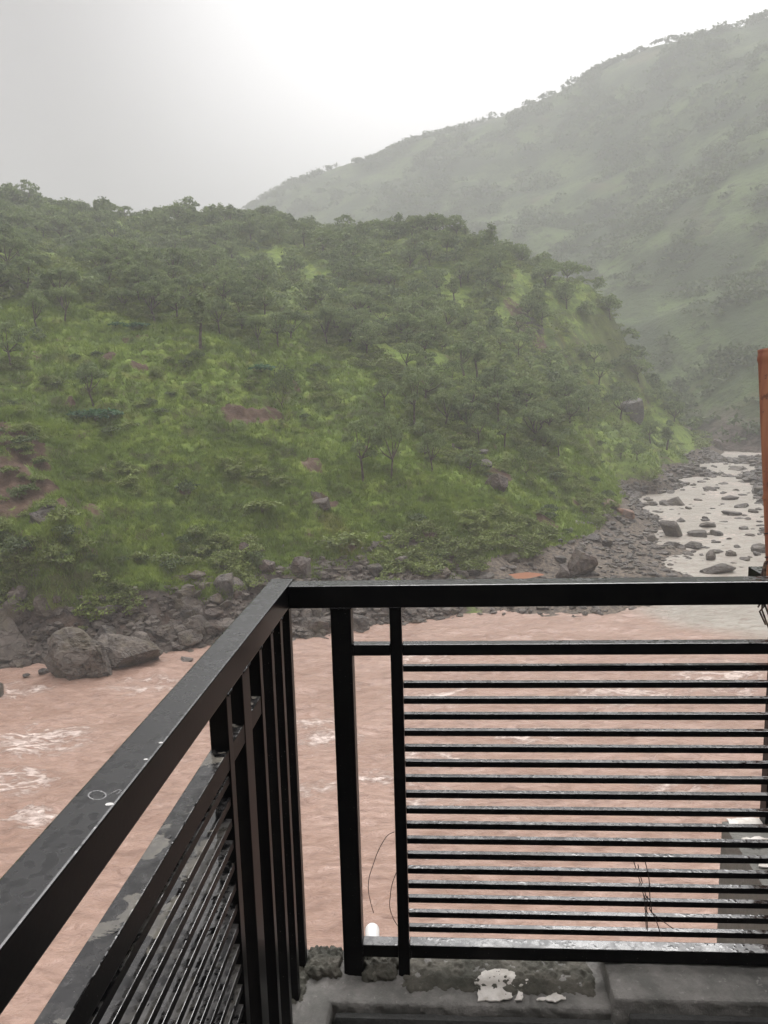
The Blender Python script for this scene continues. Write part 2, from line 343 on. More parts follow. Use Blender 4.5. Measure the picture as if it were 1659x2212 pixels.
def mat_water():
    t = NT('muddy_water'); a = t.attr('flow'); P = t.pos((.42, 1, 1), (0, 0, .12)); P2 = t.pos()
    mud = t.mix(t.ramp(t.noise(P, .35, 5, .62, .8), .36, .64), (.295, .186, .138), (.36, .238, .184))
    mud = t.mix(t.ramp(t.noise(P, 1.8, 4, .6, .6), .5, .75, 0, .5), mud, (.41, .27, .21))
    pal = t.mix(t.ramp(t.noise(P2, .22, 4, .6, .4), .4, .65), (.30, .275, .23), (.365, .34, .29))
    c = t.mix(a[0], mud, pal)
    PS = t.pos((.42, .95, 1), (0, 0, -.55)); n1 = t.noise(PS, .75, 3, .55, 1.0); ridge = t.math('SUBTRACT', 1., t.math('MULTIPLY', t.math('ABSOLUTE', t.math('SUBTRACT', n1, .5)), 20.))
    n2 = t.noise(PS, 5.5, 7, .78, .5); n3 = t.noise(PS, 1.3, 4, .6, .4)
    f = t.math('ADD', t.math('MULTIPLY', t.ramp(ridge, -.6, 1.), .20), t.math('ADD', t.math('MULTIPLY', n2, 1.15), t.math('MULTIPLY', n3, .35)))
    f = t.ramp(t.math('ADD', f, t.math('MULTIPLY', t.math('SUBTRACT', a[1], 1.), .50)), .70, 1.04)
    streak = t.ramp(t.noise(t.pos((.3, 1.3, 1), (0, 0, -.3)), 2.2, 7, .72, .6), .63, .73, 0, .5)
    c = t.mix(t.ramp(t.noise(PS, 3.2, 6, .7, .5), .52, .36, 0, .55), c, (.20, .122, .090))
    f = t.math('MAXIMUM', f, t.math('MULTIPLY', streak, t.math('SUBTRACT', 1., a[0])))
    c = t.mix(t.math('MULTIPLY', f, .85), c, (.80, .68, .61))
    h = t.math('ADD', t.noise(P, 2.4, 6, .65, .8), t.math('MULTIPLY', t.noise(P, 9, 3, .6), .16)); h = t.math('ADD', h, t.math('MULTIPLY', f, .25))
    rg = t.math('ADD', .30, t.math('MULTIPLY', f, .4))
    t.bsdf(c, rg, t.bump(h, .8, .26), .45); return t.m
me = mesh_np('river_water', np.stack([WX.ravel(), WY.ravel(), WZ.ravel()], 1), grid_faces(*WX.shape), mat_water(), True, {'flow': np.stack([pale.ravel(), foam.ravel(), rap.ravel()], 1)})
tag(link('river_water', me), kind='structure')
# land on our own side of the river, under the terrace
t = NT('near_bank_soil'); P = t.pos(); t.bsdf(t.mix(t.ramp(t.noise(P, .8, 6, .7), .35, .65), (.07, .06, .05), (.17, .14, .11)), .9, t.bump(t.noise(P, 2, 6, .7), .9, .3), .3)
bx, by = np.meshgrid(np.linspace(-80, 80, 220), np.linspace(-38, 8, 90), indexing='ij')
bz = -3+np.clip((3.4-by)*.62, 0, 14)+.6*fbm(bx/3, by/3, 221, 4)
tag(link('near_bank', mesh_np('near_bank', np.stack([bx.ravel(), by.ravel(), bz.ravel()], 1), grid_faces(*bx.shape), t.m, True)), kind='structure')

# ------------------------------------------------------------------ vegetation
def tubes(paths, sides=5):
    V = []; F = []
    for pts in paths:
        base = len(V); n = len(pts)
        for k, (p, rad) in enumerate(pts):
            p = np.array(p); q = np.array(pts[min(k+1, n-1)][0])-np.array(pts[max(k-1, 0)][0]); q = q/(np.linalg.norm(q)+1e-9)
            a = np.cross(q, [0.3, 1, .2]); a /= np.linalg.norm(a); b = np.cross(q, a)
            for s in range(sides):
                an = 2*math.pi*s/sides; V.append(p+rad*(math.cos(an)*a+math.sin(an)*b))
        for k in range(n-1):
            for s in range(sides): F.append((base+k*sides+s, base+k*sides+(s+1) % sides, base+(k+1)*sides+(s+1) % sides, base+(k+1)*sides+s))
    return np.array(V), np.array(F)
def leaves(clumps, n, size, rg, flat=.5):
    """small leaf quads spread through the shells of several clumps (cx,cy,cz,rx,rz)"""
    cl = np.array(clumps); wgt = cl[:, 3]**2; idx = rg.choice(len(cl), n, p=wgt/wgt.sum())
    d = rg.normal(size=(n, 3)); d /= np.linalg.norm(d, axis=1)[:, None]; d[:, 2] = np.where(d[:, 2] < -.2, -d[:, 2]*.6, d[:, 2])
    rad = (.55+.5*rg.random(n)**.7)
    P = cl[idx, :3]+d*rad[:, None]*np.stack([cl[idx, 3], cl[idx, 3], cl[idx, 4]], 1)
    P += rg.normal(size=(n, 3))*.04*size/.16
    nrm = d*flat+rg.normal(size=(n, 3))*.6+np.array([0, 0, .35]); nrm /= np.linalg.norm(nrm, axis=1)[:, None]
    a = np.cross(nrm, rg.normal(size=(n, 3))); a /= np.linalg.norm(a, axis=1)[:, None]; b = np.cross(nrm, a)
    s = size*(.6+.8*rg.random(n))[:, None]; a = a*s*.9; b = b*s*.48
    V = np.stack([P-a, P-b*.9, P+a, P+b*.9], 1).reshape(-1, 3); F = np.arange(4*n).reshape(n, 4)
    return V, F
def mat_leaf(name, dark, light, hue):
    t = NT(name); P = t.pos(); oi = t.n('ShaderNodeObjectInfo')
    big = t.noise(P, .16, 3, .6); sm = t.noise(P, 1.6, 3, .6)
    c = t.mix(t.ramp(big, .36, .64), dark, light)
    c = t.mix(t.math('MULTIPLY', oi.outputs['Random'], .55), c, hue)
    c = t.mix(t.ramp(sm, .35, .7, 0, .5), c, tuple(v*1.6 for v in light))
    d = t.n('ShaderNodeBsdfDiffuse'); t.put(d.inputs[0], c); tr = t.n('ShaderNodeBsdfTranslucent'); t.put(tr.inputs[0], c)
    g = t.n('ShaderNodeBsdfGlossy'); g.inputs['Roughness'].default_value = .45; g.inputs[0].default_value = (.5, .5, .5, 1)
    m1 = t.n('ShaderNodeMixShader'); m1.inputs[0].default_value = .32; t.l(d.outputs[0], m1.inputs[1]); t.l(tr.outputs[0], m1.inputs[2])
    m2 = t.n('ShaderNodeMixShader'); m2.inputs[0].default_value = .05; t.l(m1.outputs[0], m2.inputs[1]); t.l(g.outputs[0], m2.inputs[2])
    t.l(m2.outputs[0], t.out.inputs[0]); return t.m
M_LEAF = mat_leaf('tree_leaves', (.066, .100, .038), (.172, .225, .078), (.125, .18, .052))
M_LEAFD = mat_leaf('dark_leaves', (.045, .070, .024), (.085, .120, .034), (.065, .095, .028))
M_LEAFB = mat_leaf('broad_leaves', (.030, .080, .035), (.05, .13, .05), (.04, .11, .04))
M_BRUSH = mat_leaf('brush_leaves', (.085, .120, .034), (.175, .23, .052), (.135, .145, .05))
t = NT('bark'); P = t.pos(); t.bsdf(t.mix(t.ramp(t.noise(P, 3, 4), .4, .6), (.055, .042, .032), (.11, .09, .07)), .9); M_BARK = t.m

def crown_plan(kind, rg, H):
    """clumps and limbs of one tree H metres tall standing at the origin"""
    cl = []; limbs = []
    if kind == 'umbrella':
        Wd = H*.54; fork = H*rg.uniform(.24, .36); n = rg.integers(9, 13)
        for i in range(n):
            an = i*2.4+rg.uniform(-.3, .3); rr = Wd*math.sqrt((i+.4)/n)*.85; z = H*(.82-.34*(rr/Wd)**2+rg.uniform(-.07, .05)); rx = H*rg.uniform(.15, .22)
            cl.append((rr*math.cos(an), rr*math.sin(an), z, rx, rx*.82))
        nl = 5
    elif kind == 'round':
        Wd = H*.42; fork = H*rg.uniform(.24, .36); n = rg.integers(9, 13)
        for i in range(n):
            an = i*2.4+rg.uniform(-.3, .3); h = (i+.5)/n; rr = Wd*math.sin(math.pi*(.18+.75*h))*.75; z = H*(.36+.54*h); rx = H*rg.uniform(.14, .2)
            cl.append((rr*math.cos(an), rr*math.sin(an), z, rx, rx*.75))
        nl = 4
    elif kind == 'tall':
        Wd = H*.17; fork = H*.42; n = 8
        for i in range(n):
            an = i*2.4; h = (i+.5)/n; rr = Wd*.6*math.sin(math.pi*(.2+.7*h)); rx = H*rg.uniform(.10, .15)
            cl.append((rr*math.cos(an), rr*math.sin(an), H*(.42+.5*h), rx, rx*1.0))
        nl = 3
    else:                                     # low bush with foliage to the ground
        Wd = H*.75; fork = H*.1; n = rg.integers(7, 10)
        for i in range(n):
            an = i*2.4; rr = Wd*math.sqrt((i+.2)/n)*.8; rx = H*rg.uniform(.26, .38)
            cl.append((rr*math.cos(an), rr*math.sin(an), H*(.6-.35*(rr/Wd)**2+rg.uniform(-.1, .1)), rx, rx*.8))
        nl = 3
    tr = H*(.027 if kind != 'bush' else .015)
    lean = rg.normal(size=2)*.05*H
    f = np.array([lean[0], lean[1], fork])
    limbs.append([((0, 0, -.25), tr*1.35), ((lean[0]*.4, lean[1]*.4, fork*.5), tr*1.05), (tuple(f), tr*.95)])
    order = sorted(range(len(cl)), key=lambda k: -cl[k][3])[:nl+2]
    for k in order:
        c = np.array(cl[k][:3]); mid = f*.45+c*.55+rg.normal(size=3)*.04*H; mid[2] = f[2]+(c[2]-f[2])*.45
        limbs.append([(tuple(f), tr*.62), (tuple(mid), tr*.42), (tuple(c), tr*.15)])
    return cl, limbs
def tree_meshes(kind, seed, n, size, mat, H=4.5, name='tree'):
    rg = np.random.default_rng(seed); cl, limbs = crown_plan(kind, rg, H)
    V, F = leaves(cl, n, size, rg); cm = mesh_np(name+'_crown', V, F, mat)
    V, F = tubes(limbs); tm = mesh_np(name+'_trunk', V, F, M_BARK, True)
    return cm, tm
NEARV = {k: [tree_meshes(k, s, n, .15, m, name=k) for s in seeds] for k, seeds, n, m in
         (('umbrella', (1, 2, 3), 2300, M_LEAF), ('round', (4, 5, 6), 2100, M_LEAF), ('tall', (7, 8), 1500, M_LEAF), ('bush', (9, 10), 1500, M_LEAFD))}
MIDV = {k: [tree_meshes(k, s, n, .24, m, name=k) for s in seeds] for k, seeds, n, m in
        (('umbrella', (11, 12, 13), 650, M_LEAF), ('round', (14, 15, 16), 620, M_LEAF), ('tall', (17,), 380, M_LEAF), ('bush', (19, 20), 600, M_LEAFD))}
KINDW = {'umbrella': 'flat-topped', 'round': 'round-crowned', 'tall': 'tall slender', 'bush': 'low dense'}
def put_tree(p, kind, H, label, group, near_=True, wide=1., cat='tree', name='tree'):
    cm, tm = random.choice((NEARV if near_ else MIDV)[kind]); s = H/4.5
    o = link(name, None, loc=(float(p[0]), float(p[1]), float(p[2])), rot=(random.uniform(-.05, .05), random.uniform(-.05, .05), random.uniform(0, 6.28)), scale=(s*wide, s*wide, s))
    o.empty_display_size = .3
    tag(o, label, cat, group); link('crown', cm, o); link('trunk' if kind != 'bush' else 'stem', tm, o); return o
used = []
HERO = [  # base px, py, height px, crown width px, kind, label
    (335, 697, 86, 98, 'umbrella', 'wide umbrella shaped tree with dark forked trunk at the top edge of the meadow'),
    (432, 752, 108, 48, 'tall', 'slender tree with narrow crown on a long thin trunk standing alone on the meadow'),
    (475, 722, 74, 66, 'umbrella', 'small tree with two leaning trunks just right of the slender meadow tree'),
    (517, 700, 68, 60, 'umbrella', 'small flat-topped tree behind the two-trunked meadow tree'),
    (83, 722, 84, 80, 'umbrella', 'forked tree with bare lower trunk near the left end of the tree line'),
    (140, 694, 70, 78, 'umbrella', 'dark flat-topped tree second from the left in the tree line'),
    (202, 875, 84, 92, 'umbrella', 'lone dark tree with domed crown low on the left of the meadow'),
    (25, 800, 92, 74, 'round', 'thin open-crowned tree at the left edge of the meadow'),
    (560, 752, 70, 70, 'umbrella', 'domed tree at the right end of the upper meadow'),
    (600, 748, 66, 74, 'round', 'round pale green tree right of the domed meadow tree'),
    (707, 745, 84, 86, 'umbrella', 'spreading tree with visible forked limbs below the hazy wood'),
    (545, 775, 52, 56, 'bush', 'rounded bushy tree with foliage to the ground below the domed meadow tree'),
    (612, 884, 104, 92, 'bush', 'large dark green bushy tree in the middle of the grassy slope'),
    (785, 1040, 140, 96, 'round', 'tall airy tree with thin dark trunk low in the middle of the slope'),
    (845, 1035, 138, 104, 'umbrella', 'spreading airy tree beside the tall one low in the middle of the slope'),
    (935, 1022, 96, 76, 'umbrella', 'rounded tree with slim trunk right of the two airy trees'),
    (1138, 1030, 78, 66, 'bush', 'dark bushy tree above the brown rock face near the gravel bar'),
    (1207, 985, 48, 50, 'round', 'small round tree left of the bright green shelf'),
    (1341, 992, 34, 32, 'round', 'left of two tiny round trees on the green shelf by the stream'),
    (1376, 994, 34, 34, 'round', 'right of two tiny round trees on the green shelf by the stream'),
    (1440, 972, 46, 30, 'tall', 'small leaning tree at the right end of the green shelf'),
    (1405, 958, 50, 44, 'round', 'dark small tree behind the green shelf under the wooded spur'),
    (895, 920, 120, 80, 'round', 'tall leafy tree rising from the right end of the grassy slope'),
    (960, 930, 96, 90, 'umbrella', 'broad tree just right of the tall leafy tree on the slope'),
    (830, 880, 60, 66, 'umbrella', 'small spreading tree at the right end of the bright grass'),
    (1090, 966, 66, 54, 'round', 'slim trunked tree in the open wood above the rock face'),
    (1035, 960, 70, 62, 'umbrella', 'leaning tree at the lower edge of the open wood'),
    (1270, 905, 64, 60, 'round', 'round tree directly above the bright green shelf'),
    (1340, 905, 62, 90, 'umbrella', 'wide dark tree over the rock hollow above the green shelf'),
]
for px, py, hp, wp, k, lab in HERO:
    p, r = hit(px, py); H = hp*r/1661.*1.03
    nat = {'umbrella': 1.4, 'round': 1.05, 'tall': .46, 'bush': 1.9}[k]*H*1661./r/1.03
    put_tree(p, k, H, lab, None, True, np.clip(wp/nat, .5, 1.6)); used.append((p[0], p[1], .35*wp*r/1661.))
# the wood: a jittered lattice of trees over the upper slope and the spur
BX = [-400, 0, 150, 250, 330, 450, 560, 640, 720, 800, 850, 900, 980, 1050, 1130, 1200, 1230, 1260, 1420, 1500, 1700]
BY = [720, 690, 676, 684, 690, 712, 752, 765, 772, 800, 850, 905, 945, 975, 985, 980, 945, 905, 905, 935, 960]
cand = []
for gx in np.arange(-150, 150, 3.4):
    for gy in np.arange(50, 285, 3.4):
        x = gx+random.uniform(-1.35, 1.35); y = gy+random.uniform(-1.35, 1.35); a = math.degrees(math.atan2(x, y)); r = math.hypot(x, y)
        if -36 < a < 33 and 62 < r < 285: cand.append((x, y, r))
cand = np.array(cand); cz = ground(cand[:, 0], cand[:, 1]); ppx, ppy = picture(np.stack([cand[:, 0], cand[:, 1], cz], 1))
# is the tree top hidden behind nearer ground?
el = (cz+3.5-EYE)/cand[:, 2]; vis = np.ones(len(cand), bool); ga = np.arctan2(cand[:, 0], cand[:, 1])
for fct in np.linspace(.45, .985, 40):
    rr = cand[:, 2]*fct; vis &= (ground(rr*np.sin(ga), rr*np.cos(ga))-EYE)/rr < el
lim = np.interp(ppx, BX, BY)
dens = fbm(cand[:, 0]/16, cand[:, 1]/16, 301, 3)
keep = vis & (ppy < lim+6) & (cz > 1.2) & (ppx < 1545)
keep &= ~((dens > .2) & (RNG.random(len(cand)) < .7)) & (RNG.random(len(cand)) < .92)
# open wood between slope and shelf, stray trees on the meadow
cov = fbm(cand[:, 0]/12+40, cand[:, 1]/12, 305, 2)
stray = vis & (ppy >= lim+6) & (ppy < 1120) & (cz > 3.5) & (RNG.random(len(cand)) < np.where(ppx > 820, .13, .022)) & ~((ppx > 1225) & (ppx < 1440))
sel = np.nonzero(keep | stray)[0]
trees = []
for i in sel:
    x, y, r = cand[i]
    if any((x-u[0])**2+(y-u[1])**2 < (u[2]+1.0)**2 for u in used): continue
    k = random.choices(('umbrella', 'round', 'tall', 'bush'), (.30, .50, .05, .15))[0]; H = random.uniform(2.4, 4.9)*(1.1 if r > 150 else 1.)
    if stray[i]: H *= .72
    if k == 'bush': H *= .6
    if k == 'tall': H *= 1.1
    trees.append((H/r, x, y, cz[i], r, k, H, ppx[i], ppy[i], bool(stray[i])))
inframe = [t for t in trees if -40 < t[7] < 1700]; rest = [t for t in trees if not -40 < t[7] < 1700]
inframe.sort(key=lambda t: -t[0]); NI = 265
for s_, x, y, z, r, k, H, px, py, st in inframe[:NI]:
    zone = 'scattered on the open grassy slope' if st and px < 820 else 'in the thin wood between the slope and the gravel bar' if st else \
        ('in the hazy wood above the left meadow' if px < 480 else 'in the hazy wood above the middle of the slope' if px < 860 else 'on the dark wooded spur above the stream')
    put_tree((x, y, z-.05), k, H, f'{KINDW[k]} green tree {zone}', f'{KINDW[k]} trees {zone}', r < 118)
rest += inframe[NI:]
# everything farther off reads as one wood: a single object of leafy crowns and stems
def merge(specs, items, name, mat, label=None, kindv='stuff'):
    Vs = []; off = 0
    for (V0, items_) in specs:
        for (x, y, z, s, sx, an) in items_:
            c, n = math.cos(an), math.sin(an); R = np.array([[c, -n, 0], [n, c, 0], [0, 0, 1]])
            Vs.append((V0*[s*sx, s*sx, s])@R.T+[x, y, z])
    V = np.concatenate(Vs); F = np.arange(len(V)).reshape(-1, 4)
    o = link(name, mesh_np(name, V, F, mat)); tag(o, label, kind=kindv); return o
def leafproto(kind, seed, n, size, H=4.5):
    rg = np.random.default_rng(seed); cl, _ = crown_plan(kind, rg, H); return leaves(cl, n, size, rg)[0]
protos = {k: [leafproto(k, 30+i+j*5, 270, .40) for j in range(3)] for i, k in enumerate(('umbrella', 'round', 'tall', 'bush'))}
bins = {}
for s_, x, y, z, r, k, H, px, py, st in rest: bins.setdefault((k, random.randrange(3)), []).append((x, y, z-.1, H/4.5, random.uniform(.85, 1.2), random.uniform(0, 6.28)))
o = merge([(protos[k][j], it) for (k, j), it in bins.items()], None, 'far_off_wood', M_LEAF); o['label'] = 'far-off hazy wood covering the upper slope and ridge'; o['category'] = 'wood'
print('TREES', len(inframe), len(rest))
# skyline trees on the near ridge
for px, dp, hp, k in ((100, 4, 52, 'round'), (62, 4, 42, 'round'), (20, 6, 36, 'umbrella'), (215, 4, 34, 'umbrella'), (300, 5, 28, 'umbrella'), (408, 4, 38, 'tall'), (432, 4, 46, 'round'), (480, 4, 40, 'tall'), (500, 4, 42, 'tall'), (592, 5, 40, 'umbrella'), (690, 6, 44, 'tall'), (755, 6, 54, 'round'), (868, 5, 50, 'tall'), (905, 8, 44, 'umbrella'), (990, 8, 50, 'round'), (960, 6, 40, 'umbrella')):
    d = sight(px, 850); h = math.hypot(d[0], d[1]); rr = np.linspace(110, 300, 500); g = ground(d[0]/h*rr, d[1]/h*rr); i = int(np.argmax((g-EYE)/rr)); r = rr[i]-1
    put_tree((d[0]/h*r, d[1]/h*r, g[i]-.2), k, hp*r/1661., f'{KINDW[k]} hazy tree standing out against the sky on the left ridge', f'{KINDW[k]} skyline trees on the ridge', False)

# shrubs on the slope
SHV = {'green': [tree_meshes('bush', 40+i, 420, .11, M_BRUSH, 1.2, 'shrub') for i in range(3)], 'dark': [tree_meshes('bush', 50+i, 420, .11, M_LEAFD, 1.2, 'shrub') for i in range(3)], 'broad': [tree_meshes('bush', 60+i, 260, .17, M_LEAFB, 1.2, 'shrub') for i in range(2)]}
def put_shrub(p, H, kind, label, group=None, wide=1.):
    cm, tm = random.choice(SHV[kind]); s = H/1.2
    o = link('shrub', None, loc=(float(p[0]), float(p[1]), float(p[2])-.05), rot=(0, 0, random.uniform(0, 6.28)), scale=(s*wide, s*wide, s)); tag(o, label, 'shrub', group); link('foliage', cm, o); link('stem', tm, o)
for px, py, hp, wd, k, lab in ((300, 712, 16, 2.2, 'broad', 'blue-green broad-leaved shrub patch under the wide umbrella tree'), (255, 708, 14, 1.8, 'broad', 'low blue-green shrub at the left of the broad-leaved patch under the tree line'),
        (205, 912, 30, 1.5, 'broad', 'large blue-green shrub below the lone dark tree'), (240, 905, 22, 1.3, 'broad', 'smaller blue-green shrub right of the one below the lone dark tree'), (165, 905, 20, 1.2, 'broad', 'small blue-green shrub left of the one below the lone dark tree'),
        (425, 782, 30, .9, 'dark', 'dark shrub growing on a mound in the upper meadow'), (565, 805, 20, 1.8, 'broad', 'low bright shrub below the bushy tree on the slope'), (340, 1010, 20, 1, 'green', 'small light shrub in the middle of the left slope'),
        (405, 1072, 38, 1.0, 'dark', 'round grey-green shrub over a dark hollow low on the slope'), (745, 1190, 50, 1.5, 'green', 'large leafy shrub just above the left corner of the railing'), (565, 1110, 36, 1.4, 'green', 'leafy shrub on the low middle of the slope'),
        (140, 1130, 40, 1.2, 'green', 'light leafy shrub beside the dark rock outcrop'), (1190, 1165, 22, 1.4, 'green', 'shrub at the foot of the slope beside the gravel bar'), (1100, 1150, 26, 1.3, 'green', 'shrub on the brown slope foot left of the gravel bar')):
    p, r = hit(px, py); put_shrub(p, hp*r/1661., k, lab, None, wd)
n_sh = 0
for _ in range(9000):
    if n_sh >= 150: break
    px = random.uniform(-40, 1330); py = random.uniform(770, 1235)
    if py < np.interp(px, BX, BY)+10: continue
    p, r = hit(px, py)
    if p[2] < 2.3: continue
    if vnoise(np.array([p[0]/7]), np.array([p[1]/7]), 311)[0] < .42: continue
    k = random.choices(('green', 'dark'), (.6, .4))[0]; lr = 'left half' if px < 620 else 'right half'
    put_shrub(p, random.uniform(.55, 1.25), k, f'{"pale green" if k == "green" else "dark green"} low shrub in the grass on the {lr} of the slope', f'{k} shrubs on the {lr} of the slope', random.uniform(.8, 1.3)); n_sh += 1
# undergrowth (uncountable)
pr = [leafproto(('bush', 'round')[j % 2], 70+j, 170, .085, .9) for j in range(4)]; bins = [[] for _ in pr]
for _ in range(15000):
    a = random.uniform(-.62, .55); r = math.exp(random.uniform(math.log(50), math.log(110))); bins[random.randrange(4)].append((r*math.sin(a), r*math.cos(a)))
sp = []
for V0, b in zip(pr, bins):
    b = np.array(b); z = ground(b[:, 0], b[:, 1]); nn = fbm(b[:, 0]/6, b[:, 1]/6, 321, 3); px, py = picture(np.stack([b[:, 0], b[:, 1], z], 1))
    wood = py < np.interp(px, BX, BY)+5
    ok = (z > 1.4) & ((nn > .56) | (wood & (nn > -.05)) | ((px > 820) & (nn > .12)) | ((py > 1130) & (nn > .48))) & ~((px > 1225) & (px < 1500) & (py > 905) & (nn < .3))
    sp.append((V0, [(x, y, zz-.05, s, 1.2, an) for (x, y), zz, s, an in zip(b[ok], z[ok], RNG.uniform(.5, 1.35, ok.sum()), RNG.uniform(0, 6.28, ok.sum()))]))
o = merge(sp, None, 'undergrowth', M_BRUSH); o['label'] = 'low tangled undergrowth among grass and trees'; o['category'] = 'undergrowth'
pr = [leafproto('bush', 75+j, 40, .20, 1.3) for j in range(4)]; sp = []
for V0 in pr:
    n = 4200; a = RNG.uniform(-.62, .55, n); r = RNG.uniform(104, 275, n); x = r*np.sin(a); y = r*np.cos(a); z = ground(x, y); nn = fbm(x/7, y/7, 323, 3); px, py = picture(np.stack([x, y, z], 1))
    ok = (z > 1.6) & (nn > -.22) & ~((px > 1225) & (px < 1500) & (py > 905) & (nn < .3))
    sp.append((V0, [(x_, y_, z_-.05, s, 1.2, an) for x_, y_, z_, s, an in zip(x[ok], y[ok], z[ok], RNG.uniform(.5, 1.4, ok.sum()), RNG.uniform(0, 6.28, ok.sum()))]))
o = merge(sp, None, 'far_undergrowth', M_BRUSH); o['label'] = 'low undergrowth between the trees of the wood'; o['category'] = 'undergrowth'
# grass tufts
def tufts(n, lo, hi, blades=7):
    a = RNG.uniform(-.62, .56, n); r = np.sqrt(RNG.uniform(lo*lo, hi*hi, n)); x = r*np.sin(a); y = r*np.cos(a); z = ground(x, y)
    px, py = picture(np.stack([x, y, z], 1)); mk = zone_masks(x, y, z)
    ok = (z > 1.0+.6*RNG.random(n)) & (mk[:, 0] < .45) & (np.maximum(mk[:, 1], mk[:, 2]) < .35+.4*RNG.random(n)); ok &= py > np.interp(px, BX, BY)-60
    x, y, z = x[ok], y[ok], z[ok]; n = len(x); hs = .20+.30*vnoise(x/4, y/4, 331)+.18*RNG.random(n)
    Vs = []
    for b in range(blades):
        an = RNG.uniform(0, 6.28, n); ln = RNG.uniform(.3, .95, n)*hs; ox = RNG.normal(size=n)*.10; oy = RNG.normal(size=n)*.10; w = .035*r.mean()/70
        bx_ = x+ox; by_ = y+oy; c, s = np.cos(an), np.sin(an); h = hs*RNG.uniform(.6, 1.1, n)
        Vs.append(np.stack([np.stack([bx_-s*w, by_+c*w, z-.03], 1), np.stack([bx_+s*w, by_-c*w, z-.03], 1), np.stack([bx_+c*ln, by_+s*ln-.05, z+h], 1)], 1))
    return np.concatenate(Vs).reshape(-1, 3)
V = np.concatenate([tufts(52000, 46, 72), tufts(52000, 72, 112, 6), tufts(24000, 105, 160, 5)])
t = NT('grass_blades'); P = t.pos(); c = grass_colour(t, P); d = t.n('ShaderNodeBsdfDiffuse'); t.put(d.inputs[0], t.mix(.25, c, (.24, .31, .09))); tr = t.n('ShaderNodeBsdfTranslucent'); t.put(tr.inputs[0], t.mix(.25, c, (.27, .36, .09)))
m1 = t.n('ShaderNodeMixShader'); m1.inputs[0].default_value = .35; t.l(d.outputs[0], m1.inputs[1]); t.l(tr.outputs[0], m1.inputs[2]); t.l(m1.outputs[0], t.out.inputs[0])
o = link('grass', mesh_np('grass', V, np.arange(len(V)).reshape(-1, 3), t.m)); tag(o, 'long green grass covering the slope across the river', 'grass', kind='stuff')
# scrub and small trees over the far mountain
pr = [leafproto('bush', 80+j, 34, .8, 4.) for j in range(4)]; sp = []
for V0 in pr:
    n = 6000; a = RNG.uniform(-.55, .62, n); r = RNG.uniform(186, 1050, n); x = r*np.sin(a); y = r*np.cos(a); z = far_ground(x, y); nn = fbm(x/30, y/30, 341, 3); nn2 = fbm(x/11, y/11, 343, 2)
    ok = (z > 1) & (nn+.7*nn2 > .02)
    sp.append((V0, [(x_, y_, z_-.2, s, 1.2, an) for x_, y_, z_, s, an in zip(x[ok], y[ok], z[ok], (.45+r[ok]/900)*RNG.uniform(.6, 1.4, ok.sum()), RNG.uniform(0, 6.28, ok.sum()))]))
V0 = leafproto('round', 90, 70, 1.3, 7.); items = []
for px in np.arange(470, 1900, 5.5):          # trees along the mountain crest
    px = px+random.uniform(-3, 3); d = sight(px, 850); h = math.hypot(d[0], d[1]); rr = np.linspace(500, 1400, 400); g = far_ground(d[0]/h*rr, d[1]/h*rr); i = int(np.argmax((g-EYE)/rr))
    if vnoise(np.array([px/40.]), np.array([.5]), 5)[0] < .3: continue
    r = rr[i]-random.uniform(-3, 6); items.append((d[0]/h*r, d[1]/h*r, g[i]-1, random.uniform(.2, .6)*(2.6 if abs(px-990) < 10 else 1), 1.1, random.uniform(0, 6)))
sp.append((V0, items))
o = merge(sp, None, 'mountain_scrub', M_LEAFD); o['label'] = 'hazy scrub covering the far mountain side'; o['category'] = 'scrub'

# ------------------------------------------------------------------ rocks
def ico(sub):
    bm = bmesh.new(); bmesh.ops.create_icosphere(bm, subdivisions=sub, radius=1.); bm.verts.ensure_lookup_table()
    V = np.array([v.co[:] for v in bm.verts]); F = np.array([[v.index for v in f.verts] for f in bm.faces]); bm.free(); return V, F
ICO = {k: ico(k) for k in (1, 2, 3, 4, 5)}
def n3(V, s, f): return fbm(V[:, 0]*f+V[:, 2]*f*.7, V[:, 1]*f-V[:, 2]*f*.6, s, 4, .55)
def rock_verts(seed, sub, cuts=14, rough=.07, flat=.75, boxy=.72):
    rg = np.random.default_rng(seed); V, F = ICO[sub]; V = np.sign(V)*np.abs(V)**boxy; V /= np.linalg.norm(V, axis=1).max()*.86
    for _ in range(cuts):
        n = rg.normal(size=3); n /= np.linalg.norm(n); d = rg.uniform(.48, .86); k = V@n-d; V -= np.where(k > 0, k, 0)[:, None]*n
    V *= 1+rough*n3(V, seed, 2.2)[:, None]+rough*.5*n3(V, seed+7, 6.)[:, None]
    if sub >= 4:                              # cracks and ledges of big blocks
        q = np.abs(n3(V, seed+3, 1.6)); V *= 1-.10*(1-smooth(0, .07, q))[:, None]
        V *= 1+.03*n3(V, seed+9, 12.)[:, None]
    V[:, 2] *= flat; return V, F
